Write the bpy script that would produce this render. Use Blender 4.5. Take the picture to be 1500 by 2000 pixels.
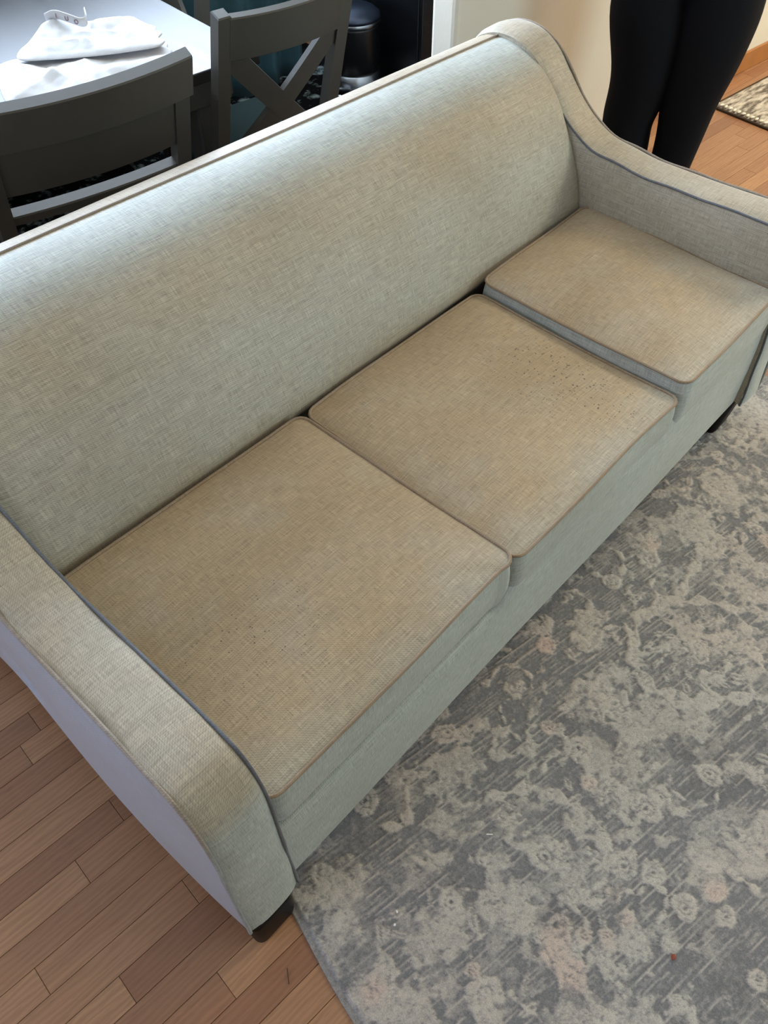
import bpy, bmesh, math, random
import numpy as np
from mathutils import Vector, Matrix

random.seed(7)
rng = np.random.default_rng(11)
for o in list(bpy.data.objects):
    bpy.data.objects.remove(o)
scene = bpy.context.scene
COL = scene.collection

# ------------------------------------------------------------------ camera
CAM = Vector((-0.19813, -0.97336, 1.66809))
YAW, PITCH, FPX = 0.743493, 0.888327, 1594.9
fwd = Vector((math.cos(YAW) * math.cos(PITCH), math.sin(YAW) * math.cos(PITCH), -math.sin(PITCH)))
rgt = Vector((math.sin(YAW), -math.cos(YAW), 0))
upv = rgt.cross(fwd)
cd = bpy.data.cameras.new('camera')
cam = bpy.data.objects.new('camera', cd)
COL.objects.link(cam)
M3 = Matrix((rgt, upv, -fwd)).transposed()
cam.matrix_world = Matrix.Translation(CAM) @ M3.to_4x4()
cd.sensor_fit = 'VERTICAL'
cd.sensor_height = 36.0
cd.lens = FPX / 2000.0 * 36.0
cd.clip_start = 0.02
scene.camera = cam

# ------------------------------------------------------------------ light and exposure
scene.view_settings.view_transform = 'Standard'
scene.view_settings.look = 'None'
scene.view_settings.gamma = 1.0
scene.view_settings.use_curve_mapping = False
scene.view_settings.exposure = -0.6
scene.cycles.use_adaptive_sampling = True
scene.cycles.adaptive_threshold = 0.04
scene.cycles.max_bounces = 6
scene.cycles.diffuse_bounces = 3
scene.cycles.glossy_bounces = 3
wd = bpy.data.worlds.new('world')
scene.world = wd
wd.use_nodes = True
wd.node_tree.nodes['Background'].inputs[0].default_value = (0.75, 0.87, 1.0, 1)
wd.node_tree.nodes['Background'].inputs[1].default_value = 2.6

HA = math.radians(-6.0)                      # the house's walls are turned 6 degrees from the sofa
EX = Vector((math.cos(HA), math.sin(HA), 0))
EY = Vector((-math.sin(HA), math.cos(HA), 0))
def hp(hx, hy, z=0.0):
    return EX * hx + EY * hy + Vector((0, 0, z))

def area(name, loc, direction, sx, sy, power, color):
    ld = bpy.data.lights.new(name, 'AREA')
    ld.shape = 'RECTANGLE'
    ld.size, ld.size_y = sx, sy
    ld.energy = power
    ld.color = color
    ob = bpy.data.objects.new(name, ld)
    COL.objects.link(ob)
    ob.location = loc
    ob.rotation_euler = Vector(direction).to_track_quat('-Z', 'Y').to_euler()
    return ob

area('daylight_dining_window', hp(1.35, 2.60, 1.68), -EY, 2.0, 1.0, 400, (0.66, 0.80, 1.0))
area('daylight_front_window', hp(3.4, -3.66, 1.40), EY - EX * 0.25, 1.4, 1.5, 90, (0.64, 0.92, 1.0))
area('daylight_side_window', hp(-2.82, 0.1, 1.35), EX, 1.5, 1.4, 65, (0.66, 0.74, 1.0))
area('added_warm_toplight', hp(0.9, -0.9, 2.40), (0, 0, -1), 0.5, 0.5, 4, (1.0, 0.80, 0.55))  # warm overhead light added to warm the cushion tops, no known fitting
area('hall_ceiling_lamp', hp(4.3, -0.6, 2.40), (0, 0, -1), 1.2, 1.2, 150, (1.0, 0.83, 0.60))

# ------------------------------------------------------------------ helpers
def lin(h):
    h = h.lstrip('#')
    out = []
    for i in (0, 2, 4):
        c = int(h[i:i + 2], 16) / 255.0
        out.append(c / 12.92 if c <= 0.04045 else ((c + 0.055) / 1.055) ** 2.4)
    return tuple(out) + (1.0,)

def link(ob, parent=None):
    COL.objects.link(ob)
    if parent is not None:
        ob.parent = parent
    return ob

def empty(name, loc=(0, 0, 0), rz=0.0, parent=None):
    o = bpy.data.objects.new(name, None)
    o.location = loc
    o.rotation_euler = (0, 0, rz)
    o.empty_display_size = 0.1
    return link(o, parent)

def tag(o, label=None, cat=None, group=None, kind=None):
    if label: o['label'] = label
    if cat: o['category'] = cat
    if group: o['group'] = group
    if kind: o['kind'] = kind
    return o

def mesh(name, verts, faces, mat=None, parent=None, uvs=None, smooth=True, attrs=None):
    me = bpy.data.meshes.new(name)
    me.from_pydata([tuple(v) for v in verts], [], [tuple(f) for f in faces])
    if uvs is not None:
        uv = me.uv_layers.new(name='UVMap')
        vi = np.empty(len(me.loops), dtype=np.int32)
        me.loops.foreach_get('vertex_index', vi)
        arr = np.asarray(uvs, dtype=np.float32)[vi]
        uv.data.foreach_set('uv', arr.ravel())
    if attrs:
        for k, a in attrs.items():
            at = me.attributes.new(k, 'FLOAT', 'POINT')
            at.data.foreach_set('value', np.asarray(a, dtype=np.float32))
    me.polygons.foreach_set('use_smooth', [smooth] * len(me.polygons))
    me.update()
    ob = bpy.data.objects.new(name, me)
    if mat is not None:
        me.materials.append(mat)
    return link(ob, parent)

def gridfaces(nu, nv, close_u=False, off=0, flip=False):
    f = []
    for i in range(nu - (0 if close_u else 1)):
        i2 = (i + 1) % nu
        for j in range(nv - 1):
            q = (off + i * nv + j, off + i2 * nv + j, off + i2 * nv + j + 1, off + i * nv + j + 1)
            f.append(q[::-1] if flip else q)
    return f

def bm_obj(name, bm, mat, parent=None, smooth=False):
    bmesh.ops.recalc_face_normals(bm, faces=bm.faces)
    me = bpy.data.meshes.new(name)
    bm.to_mesh(me)
    bm.free()
    me.polygons.foreach_set('use_smooth', [smooth] * len(me.polygons))
    if mat is not None:
        me.materials.append(mat)
    return link(bpy.data.objects.new(name, me), parent)

def bm_box(bm, lo, hi, bevel=0.0, seg=2, mtx=None):
    r = bmesh.ops.create_cube(bm, size=1.0)
    vs = r['verts']
    lo, hi = Vector(lo), Vector(hi)
    for v in vs:
        v.co = Vector((lo[i] + (v.co[i] + 0.5) * (hi[i] - lo[i]) for i in range(3)))
    if bevel > 0:
        es = list({e for v in vs for e in v.link_edges})
        rr = bmesh.ops.bevel(bm, geom=es, offset=bevel, segments=seg, affect='EDGES', profile=0.5)
        vs = list({v for f in rr['faces'] for v in f.verts} | {v for v in vs if v.is_valid})
    if mtx is not None:
        bmesh.ops.transform(bm, matrix=mtx, verts=vs)
    return vs

def box(name, lo, hi, mat, parent=None, bevel=0.004, seg=2, mtx=None):
    bm = bmesh.new()
    bm_box(bm, lo, hi, bevel, seg, mtx)
    return bm_obj(name, bm, mat, parent)

def catmull(pts, n, closed=False):
    """n points evenly spaced by arc length along a Catmull-Rom curve"""
    P = np.asarray(pts, float)
    if closed:
        Q = np.vstack([P[-1], P, P[0], P[1]])
    else:
        Q = np.vstack([2 * P[0] - P[1], P, 2 * P[-1] - P[-2]])
    out = []
    for i in range(1, len(Q) - 2):
        p0, p1, p2, p3 = Q[i - 1], Q[i], Q[i + 1], Q[i + 2]
        for t in np.linspace(0, 1, 24, endpoint=False):
            out.append(0.5 * ((2 * p1) + (-p0 + p2) * t + (2 * p0 - 5 * p1 + 4 * p2 - p3) * t * t + (-p0 + 3 * p1 - 3 * p2 + p3) * t ** 3))
    out.append(Q[-2])
    out = np.array(out)
    d = np.concatenate([[0], np.cumsum(np.linalg.norm(np.diff(out, axis=0), axis=1))])
    s = np.linspace(0, d[-1], n, endpoint=not closed)
    return np.stack([np.interp(s, d, out[:, k]) for k in range(out.shape[1])], 1)

def tube(name, path, r, mat, parent=None, closed=False, seg=8, radii=None, attrs=None):
    P = np.asarray(path, float)
    n = len(P)
    if closed:
        T = np.roll(P, -1, 0) - np.roll(P, 1, 0)
    else:
        T = np.gradient(P, axis=0)
    T /= np.linalg.norm(T, axis=1)[:, None] + 1e-12
    ref = np.array([0.0, 0.0, 1.0]) if abs(T[0][2]) < 0.9 else np.array([1.0, 0, 0])
    N = np.zeros_like(P)
    nn = ref - T[0] * (ref @ T[0])
    nn /= np.linalg.norm(nn)
    for i in range(n):
        nn = nn - T[i] * (nn @ T[i])
        nn /= np.linalg.norm(nn) + 1e-12
        N[i] = nn
    B = np.cross(T, N)
    ang = np.linspace(0, 2 * math.pi, seg, endpoint=False)
    V, UV = [], []
    s = np.concatenate([[0], np.cumsum(np.linalg.norm(np.diff(P, axis=0), axis=1))])
    for i in range(n):
        ri = r if radii is None else radii[i]
        for a in ang:
            V.append(P[i] + ri * (math.cos(a) * N[i] + math.sin(a) * B[i]))
            UV.append((s[i], a * ri))
    F = []
    for i in range(n if closed else n - 1):
        i2 = (i + 1) % n
        for j in range(seg):
            j2 = (j + 1) % seg
            F.append((i * seg + j, i2 * seg + j, i2 * seg + j2, i * seg + j2))
    if not closed:
        F.append(tuple(range(seg))[::-1])
        F.append(tuple((n - 1) * seg + j for j in range(seg)))
    return mesh(name, V, F, mat, parent, UV)

def lathe(name, prof, mat, parent=None, seg=40, loc=(0, 0, 0)):
    V, F = [], []
    n = len(prof)
    for i in range(seg):
        a = 2 * math.pi * i / seg
        for r, z in prof:
            V.append((loc[0] + r * math.cos(a), loc[1] + r * math.sin(a), loc[2] + z))
    for i in range(seg):
        i2 = (i + 1) % seg
        for j in range(n - 1):
            F.append((i * n + j, i2 * n + j, i2 * n + j + 1, i * n + j + 1))
    ob = mesh(name, V, F, mat, parent)
    return ob

def vnoise(x, y, seed, octaves=4, pers=0.5):
    """value noise for numpy arrays, range about 0..1"""
    tot = np.zeros_like(x, dtype=float)
    amp, norm = 1.0, 0.0
    for k in range(octaves):
        g = np.random.default_rng(seed + 101 * k).random((128, 128))
        xi, yi = np.floor(x).astype(int), np.floor(y).astype(int)
        fx, fy = x - xi, y - yi
        fx = fx * fx * (3 - 2 * fx)
        fy = fy * fy * (3 - 2 * fy)
        a = g[xi % 128, yi % 128]; b = g[(xi + 1) % 128, yi % 128]
        c = g[xi % 128, (yi + 1) % 128]; d = g[(xi + 1) % 128, (yi + 1) % 128]
        tot += amp * ((a * (1 - fx) + b * fx) * (1 - fy) + (c * (1 - fx) + d * fx) * fy)
        norm += amp
        amp *= pers
        x, y = x * 2.03 + 3.7, y * 2.03 + 9.1
    return tot / norm

# ------------------------------------------------------------------ materials
class NT:
    def __init__(self, name):
        self.m = bpy.data.materials.new(name)
        self.m.use_nodes = True
        self.t = self.m.node_tree
        self.b = self.t.nodes['Principled BSDF']
    def n(self, typ, **kw):
        nd = self.t.nodes.new(typ)
        for k, v in kw.items():
            if k.startswith('i_'):
                key = k[2:]
                nd.inputs[int(key) if key.isdigit() else key].default_value = v
            else:
                setattr(nd, k, v)
        return nd
    def l(self, a, b):
        self.t.links.new(a, b)
    def bs(self, **kw):
        for k, v in kw.items():
            self.b.inputs[k.replace('_', ' ')].default_value = v
    def math(self, op, a, b=None, clamp=False):
        nd = self.n('ShaderNodeMath', operation=op, use_clamp=clamp)
        for i, v in enumerate((a, b)):
            if v is None: continue
            if isinstance(v, (int, float)): nd.inputs[i].default_value = v
            else: self.l(v, nd.inputs[i])
        return nd.outputs[0]
    def mix(self, f, a, b, blend='MIX'):
        nd = self.n('ShaderNodeMix', data_type='RGBA', blend_type=blend)
        for sock, v in ((nd.inputs[0], f), (nd.inputs[6], a), (nd.inputs[7], b)):
            if isinstance(v, (int, float)): sock.default_value = v
            elif isinstance(v, tuple): sock.default_value = v
            else: self.l(v, sock)
        return nd.outputs[2]
    def ramp(self, f, p0, p1, c0=(0, 0, 0, 1), c1=(1, 1, 1, 1)):
        nd = self.n('ShaderNodeValToRGB')
        nd.color_ramp.elements[0].position = p0
        nd.color_ramp.elements[1].position = p1
        nd.color_ramp.elements[0].color = c0
        nd.color_ramp.elements[1].color = c1
        self.l(f, nd.inputs[0])
        return nd.outputs[0]
    def mapped(self, src, scale, rot=(0, 0, 0), loc=(0, 0, 0)):
        mp = self.n('ShaderNodeMapping')
        mp.inputs['Scale'].default_value = scale
        mp.inputs['Rotation'].default_value = rot
        mp.inputs['Location'].default_value = loc
        self.l(src, mp.inputs['Vector'])
        return mp.outputs[0]
    def noise(self, vec, scale=1.0, detail=2.0, rough=0.5):
        nd = self.n('ShaderNodeTexNoise')
        nd.inputs['Scale'].default_value = scale
        nd.inputs['Detail'].default_value = detail
        nd.inputs['Roughness'].default_value = rough
        self.l(vec, nd.inputs['Vector'])
        return nd.outputs[0]
    def bump(self, h, strength, dist):
        nd = self.n('ShaderNodeBump')
        nd.inputs['Strength'].default_value = strength
        nd.inputs['Distance'].default_value = dist
        self.l(h, nd.inputs['Height'])
        self.l(nd.outputs[0], self.b.inputs['Normal'])
        return nd

def plain(name, color, rough=0.6, metal=0.0, noise_amt=0.12, nscale=30.0, bump=0.0, spec=0.5, coat=0.0):
    k = NT(name)
    tc = k.n('ShaderNodeTexCoord').outputs['Object']
    nz = k.noise(tc, nscale, 4.0, 0.6)
    dark = tuple(c * (1 - noise_amt) for c in color[:3]) + (1,)
    light = tuple(min(1, c * (1 + noise_amt)) for c in color[:3]) + (1,)
    k.l(k.mix(nz, dark, light), k.b.inputs['Base Color'])
    k.bs(Roughness=rough, Metallic=metal)
    k.b.inputs['Specular IOR Level'].default_value = spec
    k.b.inputs['Coat Weight'].default_value = coat
    if bump:
        k.bump(nz, bump, 0.002)
    return k.m

def fabric(name, clean, soiled, specks=0.0, contrast=1.0):
    """slubby linen weave; the point attribute 'soil' sets the grubby tan; low values paint a light band on the backrest"""
    k = NT(name)
    uv = k.n('ShaderNodeUVMap', uv_map='UVMap').outputs[0]
    warp = k.noise(k.mapped(uv, (880, 34, 1)), 1.0, 1.0, 0.55)
    weft = k.noise(k.mapped(uv, (30, 820, 1), loc=(5, 3, 0)), 1.0, 1.0, 0.55)
    fine = k.noise(k.mapped(uv, (520, 520, 1)), 1.0, 1.0, 0.5)
    wave = k.n('ShaderNodeTexWave', wave_type='BANDS', bands_direction='DIAGONAL')
    wave.inputs['Scale'].default_value = 125.0
    wave.inputs['Distortion'].default_value = 0.6
    k.l(uv, wave.inputs['Vector'])
    slub = k.math('ADD', k.math('MULTIPLY', warp, 0.42), k.math('MULTIPLY', weft, 0.42))
    slub = k.math('ADD', slub, k.math('MULTIPLY', fine, 0.10))
    slub = k.math('ADD', slub, k.math('MULTIPLY', wave.outputs[0], 0.09))
    lng = k.noise(k.mapped(uv, (5, 330, 1), loc=(2, 8, 0)), 1.0, 2.0, 0.5)
    slub = k.math('ADD', slub, k.math('MULTIPLY', k.math('SUBTRACT', lng, 0.5), 0.22))
    thread = k.ramp(slub, 0.37, 0.66)
    att = k.n('ShaderNodeAttribute', attribute_name='soil_light').outputs['Fac']
    blot = k.noise(uv, 7.0, 2.0, 0.6)
    blot2 = k.noise(k.mapped(uv, (1, 1, 1), loc=(4.2, 1.3, 0)), 2.6, 3.0, 0.55)
    soil_light = k.math('MULTIPLY', att, k.math('ADD', 0.62, k.math('MULTIPLY', blot, 0.75)), clamp=True)
    base = k.mix(soil_light, clean, soiled)
    base = k.mix(k.ramp(blot2, 0.45, 0.75), base, k.mix(1.0, base, (0.86, 0.83, 0.78, 1), 'MULTIPLY'))
    dk, lt = 1 - 0.40 * contrast, 1 + 0.28 * contrast
    col = k.mix(thread, k.mix(1.0, base, (dk, dk, dk, 1), 'MULTIPLY'), k.mix(1.0, base, (lt, lt, lt, 1), 'MULTIPLY'))
    if specks:
        vo = k.n('ShaderNodeTexVoronoi', feature='F1')
        vo.inputs['Scale'].default_value = 105.0
        vo.inputs['Randomness'].default_value = 1.0
        k.l(uv, vo.inputs['Vector'])
        at2 = k.n('ShaderNodeAttribute', attribute_name='speck').outputs['Fac']
        sz = k.math('MULTIPLY', k.math('MULTIPLY', k.noise(uv, 70.0, 1.0), 0.42), at2)
        spot = k.math('LESS_THAN', vo.outputs['Distance'], sz)
        col = k.mix(k.math('MULTIPLY', spot, specks), col, (0.035, 0.028, 0.02, 1))
    k.l(col, k.b.inputs['Base Color'])
    k.bs(Roughness=0.58)
    k.b.inputs['Specular IOR Level'].default_value = 0.5
    k.b.inputs['Sheen Weight'].default_value = 0.25
    k.b.inputs['Sheen Roughness'].default_value = 0.4
    k.bump(k.math('ADD', k.math('MULTIPLY', warp, 0.5), k.math('MULTIPLY', weft, 0.5)), 0.35, 0.0010)
    return k.m

CLEAN = lin('#a3a8a2')
SOIL = lin('#9f8b6c')
M_FAB = fabric('linen_upholstery', CLEAN, SOIL)
M_CUSH = fabric('linen_seat_cover', CLEAN, SOIL, specks=0.8)
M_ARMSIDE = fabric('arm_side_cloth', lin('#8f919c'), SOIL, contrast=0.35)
M_PIPE_TAN = fabric('tan_piping', lin('#85898a'), lin('#8a7355'))
M_PIPE_SHADED = fabric('shaded_slate_piping', lin('#565a60'), lin('#565a60'))  # grey-blue, darkened to paint in the shaded gap along the inner piping
M_LEG = plain('black_stained_wood', lin('#110c0a'), 0.5, spec=0.2)
M_UNDER = plain('black_dust_cloth', lin('#121212'), 0.95)

def wood_floor():
    k = NT('oak_floor')
    geo = k.n('ShaderNodeNewGeometry')
    oi = k.n('ShaderNodeObjectInfo')
    tc = k.n('ShaderNodeTexCoord').outputs['Object']
    rnd = k.n('ShaderNodeAttribute', attribute_name='tone').outputs['Fac']
    addv = k.n('ShaderNodeVectorMath', operation='ADD')
    comb = k.n('ShaderNodeCombineXYZ')
    k.l(k.math('MULTIPLY', rnd, 37.0), comb.inputs[0])
    k.l(k.math('MULTIPLY', rnd, 11.0), comb.inputs[1])
    k.l(tc, addv.inputs[0]); k.l(comb.outputs[0], addv.inputs[1])
    v = addv.outputs[0]
    g1 = k.noise(k.mapped(v, (3.0, 55, 1)), 1.0, 5.0, 0.62)
    wv = k.n('ShaderNodeTexWave', wave_type='BANDS', bands_direction='Y')
    wv.inputs['Scale'].default_value = 9.0
    wv.inputs['Distortion'].default_value = 9.0
    wv.inputs['Detail'].default_value = 3.0
    wv.inputs['Detail Scale'].default_value = 1.2
    k.l(k.mapped(v, (0.55, 3.2, 1)), wv.inputs['Vector'])
    pores = k.noise(k.mapped(v, (28, 520, 1)), 1.0, 2.0, 0.5)
    tone = k.ramp(rnd, 0.0, 1.0, lin('#94694e'), lin('#c2966f'))
    c = k.mix(k.math('MULTIPLY', g1, 0.75), tone, lin('#7d563e'))
    c = k.mix(k.math('MULTIPLY', wv.outputs[0], 0.30), c, lin('#6e4a35'))
    c = k.mix(k.ramp(pores, 0.60, 0.72), c, k.mix(0.35, c, lin('#4a3022')))
    k.l(c, k.b.inputs['Base Color'])
    rr = k.math('ADD', 0.26, k.math('MULTIPLY', g1, 0.12))
    k.l(rr, k.b.inputs['Roughness'])
    k.bump(k.math('ADD', pores, k.math('MULTIPLY', g1, 0.6)), 0.10, 0.0006)
    return k.m
M_FLOOR = wood_floor()
M_SUB = plain('dark_subfloor', lin('#2a1a12'), 0.9)

def wall_mat(name, color, rough=0.45):
    k = NT(name)
    tc = k.n('ShaderNodeTexCoord').outputs['Object']
    nz = k.noise(tc, 95.0, 3.0, 0.5)
    nz2 = k.noise(tc, 3.0, 3.0, 0.5)
    dark = tuple(c * 0.93 for c in color[:3]) + (1,)
    k.l(k.mix(nz2, dark, color), k.b.inputs['Base Color'])
    k.bs(Roughness=rough)
    k.bump(nz, 0.22, 0.003)
    return k.m
M_WALL = wall_mat('cream_wall_paint', lin('#d9d2c2'))
M_WALL2 = wall_mat('nook_wall_paint', lin('#8fa09c'))
M_OAKTRIM = plain('oak_trim', lin('#a06a3a'), 0.4, noise_amt=0.25, nscale=14)

# ------------------------------------------------------------------ the floor: strip oak, each board a piece
FA = math.radians(-4.0)
floor = empty('floor', (0, 0, 0), FA)
tag(floor, 'narrow-strip oak floor under the sofa and the rugs', None, None, 'structure')
sub = box('subfloor', (-3.2, -4.2, -0.03), (6.5, 3.2, -0.014), M_SUB, floor, bevel=0)
PW, PY0 = 0.058, -0.338
fixed = {0: [-0.389], 3: [-0.129], -1: [-0.109], 7: [-0.205], -2: [-0.285], -4: [-0.153]}   # end joints seen beside the sofa; row k = boards below y' = PY0+PW*k
def board_mesh(L, W):
    bm = bmesh.new()
    g = 0.0004
    bm_box(bm, (g, g, -0.014), (L - g, W - g, 0.0), 0)
    top = [f for f in bm.faces if f.normal.z > 0.5]
    es = [e for f in top for e in f.edges]
    bmesh.ops.bevel(bm, geom=es, offset=0.0006, segments=1, affect='EDGES')
    return bm
def seen(x0, x1, y0, y1):
    # floor-frame boxes the photograph shows wood in
    for (a, b, c, d) in ((-0.62, 0.02, -0.80, 0.36), (2.5, 4.6, -0.30, 0.86)):
        if x1 > a and x0 < b and y1 > c and y0 < d:
            return True
    return False
rest_v, rest_f, rest_t = [], [], []
nb = 0
for k in range(-64, 56):
    ytop = PY0 + PW * k
    r = random.Random(900 + k)
    xs = sorted(fixed.get(k, []))
    if xs:
        xs = [xs[0]]
    else:
        xs = [-0.9 + r.random() * 0.9 + (0.0 if not -10 < k < 10 else -0.35 * r.random())]
    while xs[-1] < 6.0: xs.append(xs[-1] + 0.32 + r.random() * 0.75)
    while xs[0] > -3.0: xs.insert(0, xs[0] - 0.28 - r.random() * 0.7)
    for a, b in zip(xs[:-1], xs[1:]):
        tone = min(1, max(0, r.gauss(0.5, 0.27)))
        if seen(a, b, ytop - PW, ytop) and nb < 290:
            bm = board_mesh(b - a, PW)
            ob = bm_obj('board', bm, M_FLOOR, floor)
            ob.location = (a, ytop - PW, 0)
            at = ob.data.attributes.new('tone', 'FLOAT', 'POINT')
            at.data.foreach_set('value', [tone] * len(ob.data.vertices))
            nb += 1
        else:
            o = len(rest_v)
            rest_v += [(a + .0006, ytop - PW + .0006, 0), (b - .0006, ytop - PW + .0006, 0), (b - .0006, ytop - .0006, 0), (a + .0006, ytop - .0006, 0)]
            rest_v += [(v[0], v[1], -0.014) for v in rest_v[o:o + 4]]
            rest_f += [(o, o + 1, o + 2, o + 3), (o, o + 4, o + 5, o + 1), (o + 1, o + 5, o + 6, o + 2), (o + 2, o + 6, o + 7, o + 3), (o + 3, o + 7, o + 4, o)]
            rest_t += [tone] * 8
ro = mesh('boards_beyond', rest_v, rest_f, M_FLOOR, floor, smooth=False, attrs={'tone': rest_t})
ro['kind'] = 'stuff'

# ------------------------------------------------------------------ walls
def hbox(bm, hx0, hx1, hy0, hy1, z0, z1, bevel=0.0):
    bm_box(bm, (hx0, hy0, z0), (hx1, hy1, z1), bevel, 3)
def hobj(name, bm, mat, parent=None):
    o = bm_obj(name, bm, mat, parent)
    if parent is None:
        o.rotation_euler = (0, 0, HA)
    return o
WALL_Y = 0.923
bm = bmesh.new(); hbox(bm, 1.885, 6.2, WALL_Y, WALL_Y + 0.115, 0, 2.45, 0.02)
tag(hobj('wall_right', bm, M_WALL), 'cream textured partition wall behind the right end of the sofa', None, None, 'structure')
bm = bmesh.new(); hbox(bm, 1.875, 6.2, WALL_Y - 0.013, WALL_Y, 0, 0.088, 0.004)
tag(hobj('baseboard_right', bm, M_OAKTRIM), 'oak baseboard along the cream wall', None, None, 'structure')
NY = 2.56
bm = bmesh.new()
hbox(bm, -3.0, 0.30, NY, NY + 0.12, 0, 2.45); hbox(bm, 2.40, 6.2, NY, NY + 0.12, 0, 2.45)
hbox(bm, 0.30, 2.40, NY, NY + 0.12, 0, 1.12); hbox(bm, 0.30, 2.40, NY, NY + 0.12, 2.24, 2.45)
tag(hobj('wall_back', bm, M_WALL2), 'shaded wall with a window behind the dining table', None, None, 'structure')
def wall_with_window(name, hx0, hx1, hy0, hy1, w0, w1, axis, mat, label):
    bm = bmesh.new()
    a0, a1 = (hx0, hx1) if axis == 'x' else (hy0, hy1)
    for (s0, s1, z0, z1) in ((a0, w0, 0, 2.45), (w1, a1, 0, 2.45), (w0, w1, 0, 0.62), (w0, w1, 2.18, 2.45)):
        if axis == 'x': hbox(bm, s0, s1, hy0, hy1, z0, z1)
        else: hbox(bm, hx0, hx1, s0, s1, z0, z1)
    tag(hobj(name, bm, mat), label, None, None, 'structure')
wall_with_window('wall_front', -3.0, 6.2, -3.86, -3.74, 2.65, 4.15, 'x', M_WALL, 'cream wall with the front window, across from the sofa')
wall_with_window('wall_left', -3.02, -2.90, -3.86, 2.68, -0.7, 0.9, 'y', M_WALL, 'cream wall with the side window, left of the sofa')
bm = bmesh.new(); hbox(bm, 6.2, 6.32, -3.86, 2.68, 0, 2.45)
tag(hobj('wall_hall', bm, M_WALL), 'cream wall at the far end of the hall', None, None, 'structure')
bm = bmesh.new(); hbox(bm, -3.02, 6.32, -3.86, 2.68, 2.45, 2.53)
tag(hobj('ceiling', bm, wall_mat('ceiling_paint', lin('#e4ddcf'), 0.8)), 'flat cream ceiling of the room', None, None, 'structure')
win = empty('window_1', (0, 0, 0), HA)
tag(win, 'daylit window above the teal curtain', None, None, 'structure')
M_WHITE = plain('white_window_paint', lin('#e8e8e4'), 0.4)
kg = NT('window_glass')
tr = kg.n('ShaderNodeBsdfTransparent'); gl = kg.n('ShaderNodeBsdfGlossy'); gl.inputs['Roughness'].default_value = 0.02
mx = kg.n('ShaderNodeMixShader'); mx.inputs[0].default_value = 0.06
kg.l(tr.outputs[0], mx.inputs[1]); kg.l(gl.outputs[0], mx.inputs[2])
kg.l(mx.outputs[0], kg.t.nodes['Material Output'].inputs['Surface'])
bm = bmesh.new()
for (a, b, c, d) in ((0.30, 0.36, 1.12, 2.24), (2.34, 2.40, 1.12, 2.24), (0.30, 2.40, 1.12, 1.18), (0.30, 2.40, 2.18, 2.24), (1.32, 1.38, 1.18, 2.18)):
    hbox(bm, a, b, NY - 0.02, NY + 0.03, c, d, 0.004)
bm_obj('window_frame', bm, M_WHITE, win)
for (a, b) in ((0.36, 1.32), (1.38, 2.34)):
    box('pane', (a, NY + 0.003, 1.18), (b, NY + 0.007, 2.18), kg.m, win, bevel=0)

# ------------------------------------------------------------------ the sofa
X3, YF, HS = 1.672, -0.553, 0.46
sofa = tag(empty('sofa', (X3 / 2, -0.1, 0)), 'long grey-beige linen sofa with swooping arms and tight back', 'sofa')
SO = Vector((X3 / 2, -0.1, 0))
def smesh(name, V, F, mat, parent, UV=None, attrs=None, smooth=True, base=SO):
    V = np.asarray(V, float) - np.array(base)
    return mesh(name, V, F, mat, parent, UV, smooth, attrs)
def stube(name, path, r, mat, parent, closed=False, seg=8, soil_light=0.6):
    o = tube(name, np.asarray(path, float) - np.array(SO), r, mat, parent, closed, seg)
    at = o.data.attributes.new('soil_light', 'FLOAT', 'POINT')
    at.data.foreach_set('value', [soil_light * (0.1 + 0.9 * max(0, min(1, (v.co.z - 0.46) / 0.08))) for v in o.data.vertices])
    return o

# --- back: a leaning tight back rolled over at the top
back_prof = [(0.075, 0.30), (0.045, 0.40), (0.018, 0.455), (0.044, 0.545), (0.082, 0.625), (0.122, 0.692), (0.165, 0.745), (0.212, 0.782),
             (0.262, 0.803), (0.310, 0.812), (0.345, 0.813), (0.385, 0.808), (0.415, 0.790), (0.430, 0.755), (0.436, 0.66), (0.436, 0.40), (0.430, 0.105)]
NB, NXB = 110, 90
bp = catmull(back_prof, NB)
bs_ = np.concatenate([[0], np.cumsum(np.linalg.norm(np.diff(bp, axis=0), axis=1))])
jp = int(np.argmin(np.abs(bp[:, 0] - 0.352) + 10 * (np.abs(bp[:, 1] - 0.812) > 0.02)))
def back_shift(x, z):
    w = max(0.0, min(1.15, 1 - x / X3)) * max(0, min(1, (z - 0.45) / 0.36))
    return 0.048 * w, 0.022 * w
V, UV, SL = [], [], []
for i in range(NXB):
    t = i / (NXB - 1)
    x = -0.002 + t * (X3 + 0.004)
    e = min(x, X3 - x)
    edge = max(0, 1 - max(e, 0) / 0.035) ** 2
    for j in range(NB):
        y, z = bp[j]
        dy, dz = back_shift(x, z)
        front = bs_[j] < 0.62
        puff = 0.010 * math.sin(math.pi * min(1, max(0, (z - 0.42) / 0.40))) * (1 - edge) if front else 0
        lump = 0.004 * (math.sin(3.1 * x + 9 * z) * math.sin(1.7 * x - 5 * z + 1)) if front else 0
        V.append((x, y + dy - puff + lump + 0.006 * edge * (1 if front else 0), z + dz - 0.002 * edge * (1 if z > 0.78 else 0)))
        UV.append((x, bs_[j]))
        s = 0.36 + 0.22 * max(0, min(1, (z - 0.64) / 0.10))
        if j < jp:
            s *= max(0.0, min(1, (0.800 - z) / 0.035))  # head soil fades out on the roll; the pale band paints window light
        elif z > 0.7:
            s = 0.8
        s += 0.4 * max(0, 1 - (z - 0.44) / 0.06) if front else 0  # browner towards the seat crease
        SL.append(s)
back = smesh('backrest', V, gridfaces(NXB, NB, flip=True), M_FAB, sofa, UV, {'soil_light': SL})
path = []
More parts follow.
